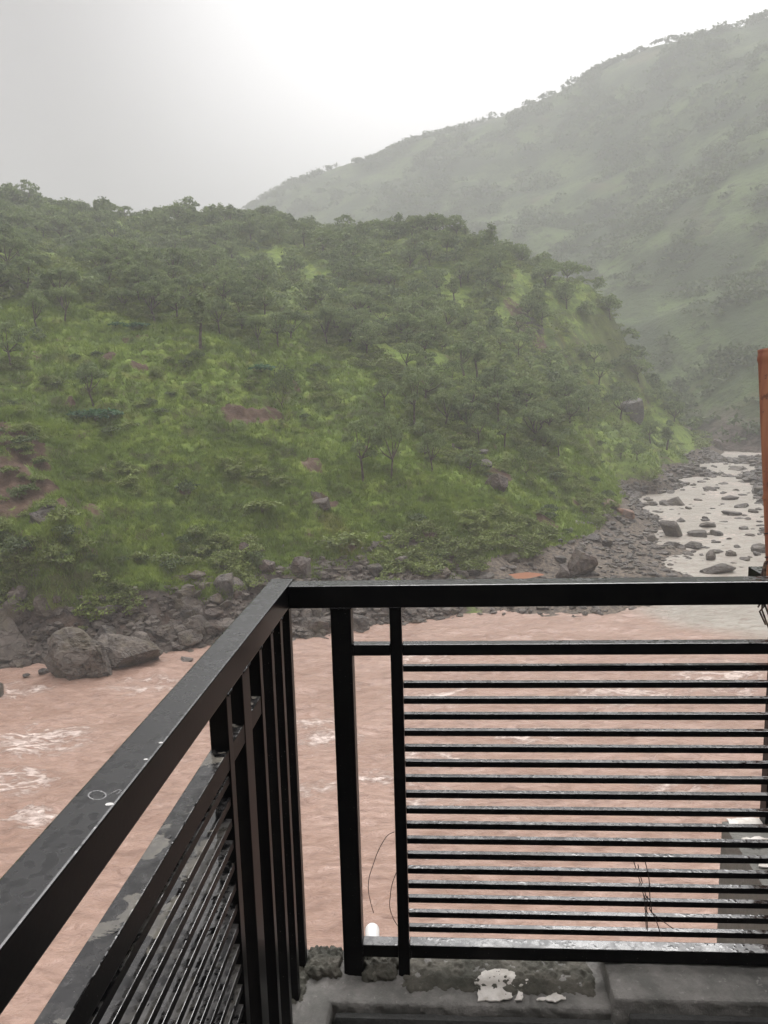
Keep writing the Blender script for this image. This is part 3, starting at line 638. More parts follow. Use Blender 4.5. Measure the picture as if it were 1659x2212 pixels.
def mat_rock(name, a, b, top, wet=.55):
    t = NT(name); P = t.pos(); oi = t.n('ShaderNodeObjectInfo')
    c = t.mix(t.ramp(t.noise(P, 1.3, 6, .7), .34, .66), a, b)
    c = t.mix(t.ramp(t.noise(P, 4.5, 5, .75), .55, .7, 0, .7), c, top)
    c = t.mix(t.math('MULTIPLY', oi.outputs['Random'], .4), c, tuple(v*.55 for v in a))
    c = t.mix(t.ramp(t.voro(P, .9, 'F1', 'Color'), .2, .9, 0, .55), c, (.20, .175, .15))
    nk = t.math('ABSOLUTE', t.math('SUBTRACT', t.noise(t.pos((1, 1, 1.7), (.4, .3, 0)), 1.1, 4, .6, .5), .5)); h = t.math('ADD', t.noise(P, 2.2, 7, .75), t.math('MULTIPLY', t.ramp(nk, 0, .05), .4))
    ck = t.ramp(nk, .022, 0., 0, 1.); c = t.mix(t.math('MULTIPLY', ck, .35), c, tuple(v*.35 for v in a)); c = t.mix(t.ramp(t.noise(P, .7, 3), .52, .66, 0, .5), c, (.115, .095, .05))
    t.bsdf(c, wet, t.bump(h, 1., .3), .45); return t.m
M_RK = mat_rock('bank_rock', (.060, .048, .038), (.165, .135, .104), (.30, .26, .21))
M_RKD = mat_rock('dark_stone', (.045, .040, .036), (.140, .122, .104), (.29, .26, .225), .45)
M_RKB = mat_rock('brown_rock', (.062, .042, .032), (.135, .095, .072), (.20, .155, .125))
M_RKO = mat_rock('orange_rock', (.24, .115, .065), (.36, .20, .12), (.42, .28, .19))
M_RKW = mat_rock('pale_rock', (.40, .37, .34), (.62, .58, .54), (.7, .68, .65))
RV = {}
def rockmesh(mat, big=False):
    key = (mat.name, big)
    if key not in RV:
        RV[key] = []
        for j in range(6 if not big else 4):
            V, F = rock_verts(400+j*13+len(mat.name), 4 if big else 3, 13, .06, random.uniform(.65, .85)); RV[key].append(mesh_np('rock', V, F, mat, False))
    return random.choice(RV[key])
def put_rock(p, w, h, mat, label, group=None, d=None, sink=.22, name='boulder', me=None, rz=None, cat='rock', big=False):
    d = d or w*random.uniform(.7, 1.)
    return tag(link(name, me or rockmesh(mat, big), loc=(float(p[0]), float(p[1]), float(p[2])+h*(.5-sink)), rot=(random.uniform(-.15, .15), random.uniform(-.15, .15), random.uniform(0, 6.28) if rz is None else rz), scale=(w/2, d/2, h/1.45)), label, cat, group)
def rk(px, py, wp, hp, mat, label, group=None, water=False, **k):
    if px < 1390 and not water and hp > 50 and py < 1100: k.setdefault('sink', .36)
    if water: p = survey(px, py, z=0.); r = math.hypot(p[0], p[1])
    else: p, r = hit(px, py)
    s = r/1661.; k['d'] = k.get('d') or wp*s*random.uniform(.7, 1.); u_ = p[:2]/math.hypot(p[0], p[1]); p = np.array([p[0]+u_[0]*k['d']*.36, p[1]+u_[1]*k['d']*.36, p[2]]); return put_rock(p, wp*s, hp*s*1.1, mat, label, group, **k)
def big(seed, mat, cuts=16, rough=.09, flat=.8, sub=5, boxy=.72):
    V, F = rock_verts(seed, sub, cuts, rough, flat, boxy); return mesh_np('boulder', V, F, mat)
rk(178, 1466, 168, 84, M_RK, 'huge grey-brown boulder standing in the water in front of the left bank', water=True, me=big(901, M_RK, 12, .16, .95, boxy=.7), rz=.12, sink=.10, d=3.0)
rk(268, 1450, 150, 66, M_RK, 'low rock running out into the river from the right side of the huge boulder', water=True, me=big(902, M_RK, 10, .15, .9), rz=.25, sink=.16, d=3.0)
rk(-8, 1437, 185, 108, M_RK, 'big smooth purple-grey boulder at the left edge of the picture by the water', water=True, me=big(903, M_RK, 10, .05), sink=.12, rz=.5)
rk(-4, 1512, 38, 56, M_RKD, 'dark rock cut by the left edge of the picture out in the brown river', water=True)
rk(402, 1430, 32, 12, M_RKD, 'small flat wet rock awash in the river left of the railing corner', water=True)
rk(96, 1456, 28, 12, M_RKD, 'small dark rock awash left of the huge boulder', water=True)
rk(58, 1462, 16, 8, M_RKD, 'tiny rock awash between the two big boulders', water=True)
NAMED = [(485, 1290, 72, 62, M_RKD, 'dark blocky boulder in the bank above the rail corner'), (655, 1252, 58, 66, M_RKB, 'tall brown boulder behind the left end of the front handrail'), (45, 1345, 70, 66, M_RK, 'squarish boulder above the smooth purple one'), (98, 1345, 50, 62, M_RK, 'upright boulder right of the squarish one on the left bank'),
    (225, 1342, 44, 34, M_RKD, 'dark boulder in the grass edge above the huge boulder'), (412, 1325, 66, 44, M_RK, 'pointed boulder on the bank left of the dark blocky one'), (430, 1385, 92, 56, M_RK, 'wide pale-topped boulder at the foot of the bank near the rail'), (235, 1390, 70, 50, M_RKD, 'dark boulder just behind the huge boulder'),
    (300, 1408, 70, 46, M_RK, 'slanting boulder behind the low rock that runs into the river'), (360, 1392, 60, 40, M_RK, 'flat boulder between the slanting and the pale-topped one'), (672, 1372, 70, 36, M_RK, 'brown boulder at the waterline just right of the rail corner'), (776, 1362, 44, 36, M_RKD, 'dark boulder at the waterline between post and baluster'),
    (530, 1206, 26, 44, M_RKB, 'upright reddish rock in the grass above the rail corner'), (100, 1130, 76, 34, M_RKD, 'dark outcrop with pale streaks on the left slope'), (75, 1248, 34, 26, M_RKD, 'dark rock low in the grass on the left slope'), (578, 1245, 36, 50, M_RKB, 'narrow brown boulder at the grass edge above the rail'),
    (692, 1098, 62, 26, M_RKB, 'brown rock bank low in the middle of the slope'), (1075, 1058, 56, 72, M_RKB, 'red-brown rock face low on the slope near the gravel bar'), (1048, 1010, 30, 22, M_RKD, 'dark rock on top of the red-brown rock face'), (994, 1000, 36, 26, M_RKD, 'dark rock on the slope left of the red-brown face'),
    (1046, 984, 26, 16, M_RKD, 'small dark rock at the edge of the open wood'), (1356, 900, 64, 62, M_RKD, 'dark rock hollow under the wide dark tree above the shelf'), (1252, 1246, 92, 80, M_RKB, 'brown earthy mound rock standing on the gravel bar'), (1218, 1252, 50, 40, M_RKB, 'brown rock leaning on the left of the earthy mound'), (1318, 1100, 52, 24, M_RKO, 'orange slab of rock on the stream bank, the left one'), (1352, 1120, 44, 22, M_RKO, 'paler orange slab of rock at the stream edge, the right one'),
    (1045, 1256, 48, 22, M_RKD, 'flat blue-grey slab just above the handrail'), (1110, 1218, 44, 26, M_RKD, 'grey boulder left of the orange puddle'), (1125, 1200, 34, 22, M_RKB, 'brown boulder above the orange puddle'), (960, 1250, 52, 26, M_RKB, 'low brown boulder above the handrail left of the slab'),
    (1548, 962, 36, 30, M_RKB, 'brown boulder at the far bend of the stream'), (1280, 1170, 34, 18, M_RKD, 'dark boulder on the gravel above the earthy mound'), (1300, 1092, 26, 12, M_RKD, 'dark flat stone left of the orange slabs')]
for px, py, wp, hp, m, lab in NAMED: rk(px, py, wp, hp, m, lab, big=wp > 50)
for px, py, wp, hp, lab in ((892, 1150, 10, 18, 'white upright stone on the slope above the handrail'), (1245, 1134, 10, 12, 'white stone at the top of the gravel bar'), (352, 1161, 11, 9, 'small white stone low on the left slope'), (138, 1212, 11, 9, 'white stone in dark grass at lower left'), (427, 1246, 12, 8, 'white stone above the pale-topped boulder'), (406, 1248, 10, 7, 'white stone left of the one above the pale-topped boulder'),
        (612, 1185, 11, 8, 'white stone in the grass left of the slope foot'), (783, 1189, 12, 8, 'flat white stone in the grass behind the front railing'), (455, 1313, 9, 8, 'white stone among the bank boulders'), (1060, 1190, 14, 10, 'pale stone above the grey boulder by the puddle')):
    rk(px, py, wp, hp, M_RKW, lab, name='stone')
STREAM = [(1457, 1092, 44, 22), (1434, 1092, 30, 16), (1409, 1092, 26, 14), (1447, 1160, 46, 52), (1527, 1037, 17, 6), (1499, 1049, 15, 4), (1527, 1062, 14, 5), (1444, 1063, 30, 5), (1562, 1046, 22, 5), (1509, 1082, 20, 5), (1579, 1113, 40, 9), (1602, 1097, 34, 12), (1609, 1115, 12, 5), (1524, 1121, 14, 8), (1562, 1129, 18, 4),
    (1527, 1140, 40, 12), (1549, 1158, 32, 16), (1609, 1145, 24, 9), (1619, 1159, 22, 6), (1547, 1173, 20, 5), (1592, 1184, 20, 7), (1577, 1203, 30, 13), (1645, 1195, 46, 26), (1550, 1240, 76, 26), (1534, 1210, 34, 22), (1499, 1186, 38, 24), (1459, 1186, 46, 22), (1409, 1172, 32, 20), (1504, 1160, 52, 18), (1609, 992, 26, 12), (1592, 1016, 36, 10),
    (1649, 1150, 22, 5), (1470, 1128, 24, 12), (1416, 1118, 22, 9), (1560, 1090, 10, 4), (1540, 1100, 12, 4), (1475, 1060, 12, 4), (1488, 1100, 16, 7), (1640, 1128, 14, 4), (1575, 1165, 12, 4), (1620, 1205, 10, 5), (1515, 1200, 12, 5), (1590, 1060, 14, 5), (1575, 1030, 16, 5), (1545, 1010, 12, 4), (1630, 1108, 26, 8), (1488, 1200, 22, 9), (1600, 1228, 12, 4)]
SL = {3: 'tall pointed boulder standing in the pale stream', 0: 'rounded boulder at the head of the cluster on the left of the pale stream', 23: 'longest low boulder in the pale stream just above the handrail', 22: 'boulder pair in the pale stream under the bamboo pole', 26: 'dark boulder at the left edge of the pale stream below the pointed one', 21: 'smooth dark oval stone in the pale stream near the long boulder', 29: 'boulder at the far right bend of the pale stream', 10: 'long flat stone in the middle of the pale stream'}
for i, (px, py, wp, hp) in enumerate(STREAM):
    lab = SL.get(i); m = M_RKD if i % 3 else M_RK
    rk(px, py, wp, hp, m, lab or ('small dark stone awash in the pale stream' if wp < 25 else 'mid-sized dark boulder in the pale stream'), None if lab else ('small stones in the stream' if wp < 25 else 'boulders in the stream'), water=True, name='boulder' if wp > 24 else 'stone', sink=.3)
# boulders of the bank
nb = 0
for _ in range(20000):
    if nb >= 115: break
    px = random.uniform(-60, 900); py = random.uniform(1225, 1435); p, r = hit(px, py)
    if not .05 < p[2] < 3.6 or (p[2] > 2.2 and random.random() < .6): continue
    w_ = .45+1.25*random.random()**2.2; m = random.choice((M_RK, M_RK, M_RKD, M_RKB)); lr = 'left of the railing corner' if px < 560 else 'seen through the railing corner'
    put_rock(p, w_, w_*random.uniform(.55, .85), m, f'{"dark" if m is M_RKD else "brown" if m is M_RKB else "grey"} boulder in the rocky river bank {lr}', f'{"dark" if m is M_RKD else "brown" if m is M_RKB else "grey"} bank boulders {lr}'); nb += 1
nb = 0
for _ in range(20000):
    if nb >= 120: break
    px = random.uniform(820, 1620); py = random.uniform(970, 1325); p, r = hit(px, py)
    if not .0 < p[2] < 1.5 or r > 175: continue
    w_ = .35+.85*random.random()**2.4
    if r > 110: w_ *= 1.5
    z_ = 'by the far stream' if r > 100 else 'of the near gravel bar'
    put_rock(p, w_, w_*random.uniform(.5, .75), M_RKD, f'dark grey boulder on the stones {z_}', f'boulders on the stones {z_}'); nb += 1
nb = 0
for _ in range(3000):
    if nb >= 40: break
    px = random.uniform(1575, 1690); py = random.uniform(985, 1090); p, r = hit(px, py)
    if not .0 < p[2] < 2.5 or r > 180: continue
    w_ = random.uniform(.7, 1.9); put_rock(p, w_, w_*.65, M_RKD if random.random() < .8 else M_RKB, 'grey boulder heaped on the far right bank of the stream', 'boulders on the right bank of the stream'); nb += 1
# loose stones (uncountable)
def stones(n, dr, keepf, size, name, mat, label):
    px, py = dr(n); D = []
    a = RNG.uniform(px[0], px[1], n); r = np.sqrt(RNG.uniform(py[0]**2, py[1]**2, n)); x = r*np.sin(a); y = r*np.cos(a); z = ground(x, y); ok = keepf(x, y, z, r); x, y, z, r = x[ok], y[ok], z[ok], r[ok]; n = len(x)
    out = []
    for j in range(6):
        V0, F0 = rock_verts(700+j, 1, 6, .1, .7); V0 = V0[F0].reshape(-1, 3); i = np.arange(j, n, 6); s = size[0]+(size[1]-size[0])*RNG.random(len(i))**2.5; s = s*np.clip(r[i]/75, .8, 1.7); an = RNG.uniform(0, 6.28, len(i)); sx = s*RNG.uniform(.8, 1.4, len(i)); sz = s*RNG.uniform(.6, 1., len(i))
        c, sn = np.cos(an), np.sin(an); P = np.empty((len(i), len(V0), 3))
        P[:, :, 0] = (V0[None, :, 0]*c[:, None]*sx[:, None]-V0[None, :, 1]*sn[:, None]*s[:, None])+x[i][:, None]; P[:, :, 1] = (V0[None, :, 0]*sn[:, None]*sx[:, None]+V0[None, :, 1]*c[:, None]*s[:, None])+y[i][:, None]; P[:, :, 2] = V0[None, :, 2]*sz[:, None]+(z[i]+.15*sz)[:, None]
        out.append(P.reshape(-1, 3))
    V = np.concatenate(out); o = link(name, mesh_np(name, V, np.arange(len(V)).reshape(-1, 3), mat)); tag(o, label, 'stones', kind='stuff')
stones(19000, lambda n: ((.0, .58), (52, 178)), lambda x, y, z, r: (z > -.25) & (z < 2.1+.9*fbm(x/5, y/5, 63, 3)) & (x > 1), (.12, .48), 'gravel', M_RKD, 'dark loose stones covering the gravel bar and stream banks')
stones(11000, lambda n: ((-.62, .1), (44, 66)), lambda x, y, z, r: (z > -.2) & (z < 3.4+1.2*fbm(x/4, y/4, 61, 3)), (.10, .62), 'scree', M_RK, 'loose broken stone between the bank boulders')
SX = [(p[0], p[1]) for p in (survey(x_, y_, z=0.) for x_, y_ in ((1450, 1100), (1480, 1140), (1520, 1160), (1545, 1200), (1480, 1190), (1440, 1165), (1600, 1120), (1625, 1190), (1560, 1060), (1600, 1010)))]
def in_stream(x, y, z, r):
    cl = np.min([np.hypot(x-a, (y-b)*.45) for a, b in SX], axis=0)
    return (z < -.2) & (poly_dist(x, y, PALE) < -.5) & (y > 60) & (RNG.random(len(x)) < .02+.26*np.exp(-cl/2.))
_g = ground
def ground(x, y): return np.maximum(_g(x, y), -.06-.10*RNG.random(np.shape(x)))
def wet_only(x, y, z, r): return in_stream(x, y, _g(x, y), r)
stones(9000, lambda n: ((.28, .60), (58, 175)), wet_only, (.16, .62), 'stream_stones', M_RKD, 'small dark stones breaking the surface of the pale stream')
ground = _g
# puddle on the gravel bar
t = NT('puddle_water'); t.bsdf((.30, .135, .085), .2, None, .4)
pc = survey(1134, 1244, z=.55); g_ = float(max(ground(pc[0]+a, pc[1]+b) for a in (-1.1, 0, 1.1) for b in (-.8, 0, .8)))+.03; pc = survey(1134, 1243, z=g_); n = 40
Vp = [(0, 0, 0)]+[((1.25+.25*math.sin(3*a+1))*math.cos(a), (.95+.2*math.sin(2*a))*math.sin(a), 0) for a in np.linspace(0, 2*math.pi, n, endpoint=False)]
me = bpy.data.meshes.new('puddle'); me.from_pydata(Vp, [], [(0, 1+i, 1+(i+1) % n) for i in range(n)]); me.materials.append(t.m); tag(link('puddle', me, loc=(float(pc[0]), float(pc[1]), g_)), kind='structure')

# ------------------------------------------------------------------ terrace, railings
GF, GL = math.radians(3.9), math.radians(4.7)
uF = np.array([math.cos(GF), -math.sin(GF), 0]); nF = np.array([math.sin(GF), math.cos(GF), 0])
wL = np.array([math.sin(GL), math.cos(GL), 0]); oL = np.array([math.cos(GL), -math.sin(GL), 0]); ZZ = np.array([0, 0, 1.])
EY = np.array([0, 0, EYE])
FRONT = (uF, nF, ZZ)            # along the front railing, away from the viewer, up
SIDE = (oL, wL, ZZ)             # across the left railing, away from the viewer, up
ROOT = EY+uF*-.40+nF*1.88+ZZ*-1.57
def bar(name, fr, a, b, c, mat, parent, bev=.0018, root=ROOT, rot=None):
    """box tube: ranges along the three axes of frame fr, measured from the eye"""
    bm = bmesh.new(); bmesh.ops.create_cube(bm, size=1.)
    for v in bm.verts:
        p = [(r[0]+r[1])/2+v.co[i]*(r[1]-r[0]) for i, r in enumerate((a, b, c))]
        P = EY+fr[0]*p[0]+fr[1]*p[1]+fr[2]*p[2]-root; v.co = P
    bmesh.ops.bevel(bm, geom=bm.edges[:], offset=bev, segments=2, affect='EDGES', profile=.6)
    bmesh.ops.recalc_face_normals(bm, faces=bm.faces)
    me = bpy.data.meshes.new(name); bm.to_mesh(me); bm.free(); me.materials.append(mat); return link(name, me, parent)
def mat_metal(name, dirt=.0, cream=0., wet=.6, plain=False):
    t = NT(name); P = t.pos(); g = t.n('ShaderNodeNewGeometry'); sp = t.n('ShaderNodeSeparateXYZ'); t.l(g.outputs['Normal'], sp.inputs[0])
    up = t.ramp(sp.outputs[2], .7, .95)
    n1 = t.noise(P, 16, 5, .65, .6); n2 = t.noise(P, 55, 4, .6); n3_ = t.noise(P, 6, 3, .5, .4)
    c = t.mix(t.ramp(n1, .4, .7, 0, .6), (.004, .004, .0045), (.008, .008, .0075))
    if dirt:
        c = t.mix(t.math('MULTIPLY', t.math('MULTIPLY', t.ramp(n2, .42, .60), dirt), up), c, (.105, .102, .098))
        c = t.mix(t.math('MULTIPLY', t.ramp(t.noise(P, 240, 2), .70, .76, 0, .5), .9), c, (.25, .24, .22))
    if cream:
        m = t.ramp(t.math('ADD', t.math('MULTIPLY', n1, .55), t.math('MULTIPLY', n3_, .55)), .56, .585)
        m = t.math('MULTIPLY', t.math('MULTIPLY', m, up), cream)
        c = t.mix(m, c, t.mix(t.ramp(n2, .3, .7), (.30, .28, .235), (.20, .19, .165)))
        c = t.mix(t.math('MULTIPLY', t.math('MULTIPLY', t.ramp(t.noise(P, 9, 2), .70, .74), up), .8), c, (.16, .07, .03))
    # rain water standing on the upward faces in beads and films
    bead = t.ramp(t.voro(P, 75, 'SMOOTH_F1'), .42, .22); film = t.ramp(t.noise(P, 11, 3, .6), .45, .55, 0, .25 if plain else 1)
    ro = t.math('SUBTRACT', .30 if plain else .36, t.math('MULTIPLY', t.math('MULTIPLY', t.math('MAXIMUM', film, bead), up), .28))
    h = t.math('MULTIPLY', t.math('MULTIPLY', bead, t.ramp(t.noise(P, 20, 2), .5, .62)), up)
    nb = t.bump(h, .35*wet, .002, t.bump(t.noise(P, 120, 3), .12, .001))
    t.bsdf(c, ro, nb, t.math('MULTIPLY_ADD', up, .75, .12)); return t.m
M_MET = mat_metal('black_paint', .0, 0, .5, True); M_METD = mat_metal('splashed_black_paint', .75); M_METC = mat_metal('flaking_black_paint', .35, .7); M_METS = mat_metal('cement_splashed_paint', .62, .15)
rl = link('balcony_railing', None, loc=tuple(ROOT)); rl.empty_display_size = .2
tag(rl, 'black welded steel balcony railing that turns a corner, wet with rain', 'railing')
tr_s = bar('top_rail', SIDE, (-.458, -.399), (-.75, 1.926), (-.538, -.480), M_MET, rl, .003)
tr_f = bar('top_rail', FRONT, (-.3715, .985), (1.850, 1.908), (-.538, -.4805), M_MET, rl, .003)
bar('post', FRONT, (-.269, -.217), (1.8535, 1.905), (-1.62, -.5385), M_METD, rl, .0025)
bar('baluster', FRONT, (-.120, -.090), (1.8515, 1.8815), (-1.62, -.5385), M_MET, rl)
bar('middle_rail', FRONT, (-.2165, -.1205), (1.857, 1.887), (-.665, -.636), M_MET, rl)
bar('middle_rail', FRONT, (-.0895, .985), (1.857, 1.887), (-.665, -.636), M_MET, rl)
bar('bottom_rail', FRONT, (-.2165, -.1205), (1.857, 1.892), (-1.516, -1.480), M_METD, rl)
bar('bottom_rail', FRONT, (-.0895, .985), (1.857, 1.892), (-1.517, -1.479), M_METD, rl)
for k in range(18):
    z = -.693-.0431*k+random.uniform(-.0012, .0012); bar('bar', FRONT, (-.0893, .985), (1.860, 1.8755), (z-.0155, z), M_METD, rl, .001)
    z2 = -.693-.0431*k; bar('bar', SIDE, (-.4265, -.4045), (-.75, 1.2925), (z2-.0155, z2), M_METC if k == 1 else M_METS, rl, .001) if k < 2 else bar('bar', SIDE, (-.4255, -.4045), (-.75, 1.2925), (z2-.0155, z2), M_METS, rl, .001)
bar('middle_rail', SIDE, (-.437, -.403), (-.75, 1.5425), (-.683, -.643), M_METC, rl, .002)
bar('bottom_rail', SIDE, (-.437, -.403), (-.75, 1.2925), (-1.516, -1.480), M_METS, rl)
for a, b in ((1.293, 1.321), (1.543, 1.566), (1.652, 1.677), (1.753, 1.778), (1.861, 1.888)):
    bar('baluster', SIDE, (-.4365, -.4015), (a, b), (-1.62, -.5385), M_METS if a > 1.6 else M_MET, rl)
bar('post', SIDE, (-.4520, -.4015), (1.402, 1.458), (-1.62, -.5385), M_MET, rl, .0025)
def weld(fr, p, q, par):
    P, Q = np.array(p, float), np.array(q, float); n = 14; path = []
    for i in range(n):
        v = P+(Q-P)*i/(n-1)+RNG.normal(size=3)*.0006; path.append((EY+fr[0]*v[0]+fr[1]*v[1]+fr[2]*v[2]-ROOT, .0022+.0009*(i % 2)+.0005*random.random()))
    V, F = tubes([path], 6); link('weld_bead', mesh_np('weld_bead', V, F, M_METD, True), par)
for a, b in ((-.269, -.217), (-.120, -.090)): weld(FRONT, (a, 1.8515, -.5385), (b, 1.8515, -.5385), tr_f)
weld(FRONT, (-.2165, 1.857, -.665), (-.2165, 1.857, -.636), tr_f); weld(FRONT, (-.0893, 1.8565, -1.517), (-.0893, 1.8565, -1.479), tr_f); weld(FRONT, (-.2165, 1.8565, -1.516), (-.2165, 1.8565, -1.480), tr_f)
weld(SIDE, (-.3995, 1.850, -.538), (-.3995, 1.850, -.482), tr_s)
for a, b in ((1.293, 1.321), (1.402, 1.458), (1.543, 1.566), (1.652, 1.677), (1.753, 1.778)): weld(SIDE, (-.4005, a, -.5385), (-.4005, b, -.5385), tr_s)
# chalk ring and stroke, drops of pale paint on the side handrail
t = NT('chalk'); P = t.pos(); t.bsdf(t.mix(t.ramp(t.noise(P, 300, 2), .4, .6), (.16, .16, .16), (.36, .36, .36)), .9); M_CH = t.m
def onrail(px, py, z=-.480): d = sight(px, py); k = z/d[2]; return d*k
def flat_strip(name, pts, wd, z, mat, parent, closed=False, th=.0006):
    V = []; F = []; n = len(pts)
    for i, p in enumerate(pts):
        a = np.array(pts[(i+1) % n if closed else min(i+1, n-1)])-np.array(pts[(i-1) % n if closed else max(i-1, 0)]); a = a/(np.linalg.norm(a)+1e-9); b = np.array([-a[1], a[0]])
        w_ = wd*random.uniform(.75, 1.2)
        for s, zz in ((1, z), (-1, z), (-1, z+th), (1, z+th)): V.append((p[0]+b[0]*s*w_, p[1]+b[1]*s*w_, zz))
    m = n if closed else n-1
    for i in range(m):
        j = (i+1) % n
        for k in range(4): F.append((4*i+k, 4*j+k, 4*j+(k+1) % 4, 4*i+(k+1) % 4))
    V = np.array(V)+np.array([0, 0, EYE])-ROOT; me = mesh_np(name, V, F, mat); return link(name, me, parent)
ring = [onrail(210+19*math.cos(a), 1718+9.5*math.sin(a))[:2] for a in np.linspace(0, 2*math.pi, 28, endpoint=False)]
flat_strip('chalk_ring', ring, .0008, -.4803, M_CH, tr_s, True)
flat_strip('chalk_stroke', [onrail(*p)[:2] for p in ((233, 1717), (244, 1712), (256, 1706), (262, 1708), (252, 1716), (264, 1712))], .0008, -.4803, M_CH, tr_s)
t = NT('pale_paint'); t.bsdf((.62, .62, .60), .6); M_PP = t.m
for px, py, r_ in ((236, 1737, .0042), (315, 1640, .0026), (347, 1604, .0026)):
    p = onrail(px, py); bm = bmesh.new(); bmesh.ops.create_uvsphere(bm, u_segments=12, v_segments=6, radius=r_)
    for v in bm.verts: v.co = Vector((v.co.x*1.3, v.co.y*.9, max(v.co.z, 0)*.25-.0003))
    me = bpy.data.meshes.new('paint_drop'); bm.to_mesh(me); bm.free(); me.materials.append(M_PP); q = p+EY-ROOT; link('paint_drop', me, tr_s, loc=tuple(q))
# ---- concrete
def mat_conc(name, a, b, dark, wet=.6, sc_=1.):
    t = NT(name); P = t.pos(); c = t.mix(t.ramp(t.noise(P, 7*sc_, 6, .7), .35, .65), a, b)
    c = t.mix(t.ramp(t.noise(P, 3*sc_, 4, .6, .5), .52, .66, 0, .75), c, dark)
    c = t.mix(t.ramp(t.noise(P, 60*sc_, 3), .62, .72, 0, .5), c, tuple(v*1.5 for v in b))
    h = t.math('ADD', t.noise(P, 30*sc_, 7, .75), t.math('MULTIPLY', t.noise(P, 6*sc_, 3), .8)); t.bsdf(c, wet, t.bump(h, .9, .012/sc_), .4); return t.m
M_CON = mat_conc('wet_concrete', (.14, .138, .125), (.26, .25, .23), (.06, .062, .056), .5)
M_PLA = mat_conc('dark_plaster', (.050, .051, .048), (.072, .073, .069), (.034, .035, .034), .7, .6)
M_MOSS = mat_conc('mossy_rubble', (.06, .06, .045), (.14, .13, .105), (.022, .026, .018), .6)
M_NB = mat_conc('grey_render', (.13, .13, .115), (.19, .188, .168), (.09, .095, .075), .5, .5)
def rough_box(name, fr, a, b, c, mat, parent, root, res=.012, rr=.01, amp=.004, freq=25, seed=1, big_=0.):
    lo = np.array([a[0], b[0], c[0]]); hi = np.array([a[1], b[1], c[1]]); Vs = []; Fs = []; off = 0
    for ax in range(3):
        u_, v_ = [i for i in range(3) if i != ax]; nu = max(2, int((hi[u_]-lo[u_])/res)+1); nv = max(2, int((hi[v_]-lo[v_])/res)+1)
        nu, nv = min(nu, 160), min(nv, 90)
        U, W_ = np.meshgrid(np.linspace(lo[u_], hi[u_], nu), np.linspace(lo[v_], hi[v_], nv), indexing='ij')
        for side in (lo[ax], hi[ax]):
            P = np.zeros((nu*nv, 3)); P[:, u_] = U.ravel(); P[:, v_] = W_.ravel(); P[:, ax] = side; Vs.append(P); Fc = grid_faces(nu, nv)+off
            Fs.append(Fc if (side == hi[ax]) == (ax != 1) else Fc[:, ::-1]); off += nu*nv
    P = np.concatenate(Vs); q = np.clip(P, lo+rr, hi-rr); d = P-q; ln = np.linalg.norm(d, axis=1)[:, None]; d = d/(ln+1e-9); P = q+d*rr
    f = freq; nz_ = fbm(P[:, 0]*f+P[:, 2]*f*.8, P[:, 1]*f-P[:, 2]*f*.7, seed, 4, .6); nb_ = fbm(P[:, 0]*f*.25+5, (P[:, 1]+P[:, 2])*f*.25, seed+5, 2)
    P = P+d*(amp*nz_+big_*nb_)[:, None]
    X = EY+P[:, :1]*fr[0]+P[:, 1:2]*fr[1]+P[:, 2:3]*fr[2]-root
    return link(name, mesh_np(name, X, np.concatenate(Fs), mat, True), parent)
pr0 = EY+uF*.3+nF*1.85+ZZ*-2.0; pa = link('concrete_parapet', None, loc=tuple(pr0)); pa.empty_display_size = .2
tag(pa, 'low wet concrete parapet of the terrace that carries the black railing', 'parapet')
rough_box('curb', FRONT, (-.31, .44), (1.757, 1.945), (-2.0, -1.568), M_CON, pa, pr0, .006, .012, .007, 48, 3, .004)
rough_box('curb', SIDE, (-.50, -.318), (-1.0, 1.955), (-2.0, -1.571), M_CON, pa, pr0, .008, .016, .008, 48, 4, .004)
rough_box('raised_block', FRONT, (.425, .985), (1.742, 1.950), (-2.0, -1.522), M_CON, pa, pr0, .007, .010, .004, 40, 5, .003)
rough_box('mortar_lump', FRONT, (-.375, -.282), (1.84, 1.94), (-1.62, -1.548), M_MOSS, pa, pr0, .003, .014, .014, 90, 6, .006)
rough_box('mortar_lump', FRONT, (-.215, -.125), (1.835, 1.93), (-1.60, -1.548), M_MOSS, pa, pr0, .003, .014, .014, 80, 7, .006)
rough_box('mortar_lump', FRONT, (-.11, .40), (1.80, 1.93), (-1.62, -1.562), M_MOSS, pa, pr0, .004, .012, .011, 70, 17, .006)
rough_box('mortar_lump', SIDE, (-.50, -.39), (1.74, 1.90), (-1.60, -1.560), M_MOSS, pa, pr0, .003, .014, .015, 75, 12, .006)
# smooth dark plaster on the room side of the parapet
rough_box('inner_plaster', FRONT, (-.285, .43), (1.735, 1.7575), (-2.0, -1.592), M_PLA, pa, pr0, .012, .010, .002, 12, 8)
rough_box('inner_plaster', FRONT, (.46, .985), (1.722, 1.7425), (-2.0, -1.560), M_PLA, pa, pr0, .012, .008, .002, 12, 10)
def patch(name, pts, z, mat, parent, root, th=.003):
    bm = bmesh.new(); vs = []
    m = len(pts); P2 = []
    for i in range(m):                        # ragged outline
        a = np.array(pts[i]); b = np.array(pts[(i+1) % m]); 
        for k in range(4): P2.append(a+(b-a)*k/4+RNG.normal(size=2)*1.3)
    for px, py in P2:
        d = sight(px, py); q = d*(z/d[2])+EY-root; vs.append(bm.verts.new(q))
    f = bm.faces.new(vs); r_ = bmesh.ops.extrude_face_region(bm, geom=[f])
    for v in [g for g in r_['geom'] if isinstance(g, bmesh.types.BMVert)]: v.co.z += th
    bmesh.ops.triangulate(bm, faces=bm.faces[:]); bmesh.ops.recalc_face_normals(bm, faces=bm.faces)
    me = bpy.data.meshes.new(name); bm.to_mesh(me); bm.free(); me.materials.append(mat); return link(name, me, parent)
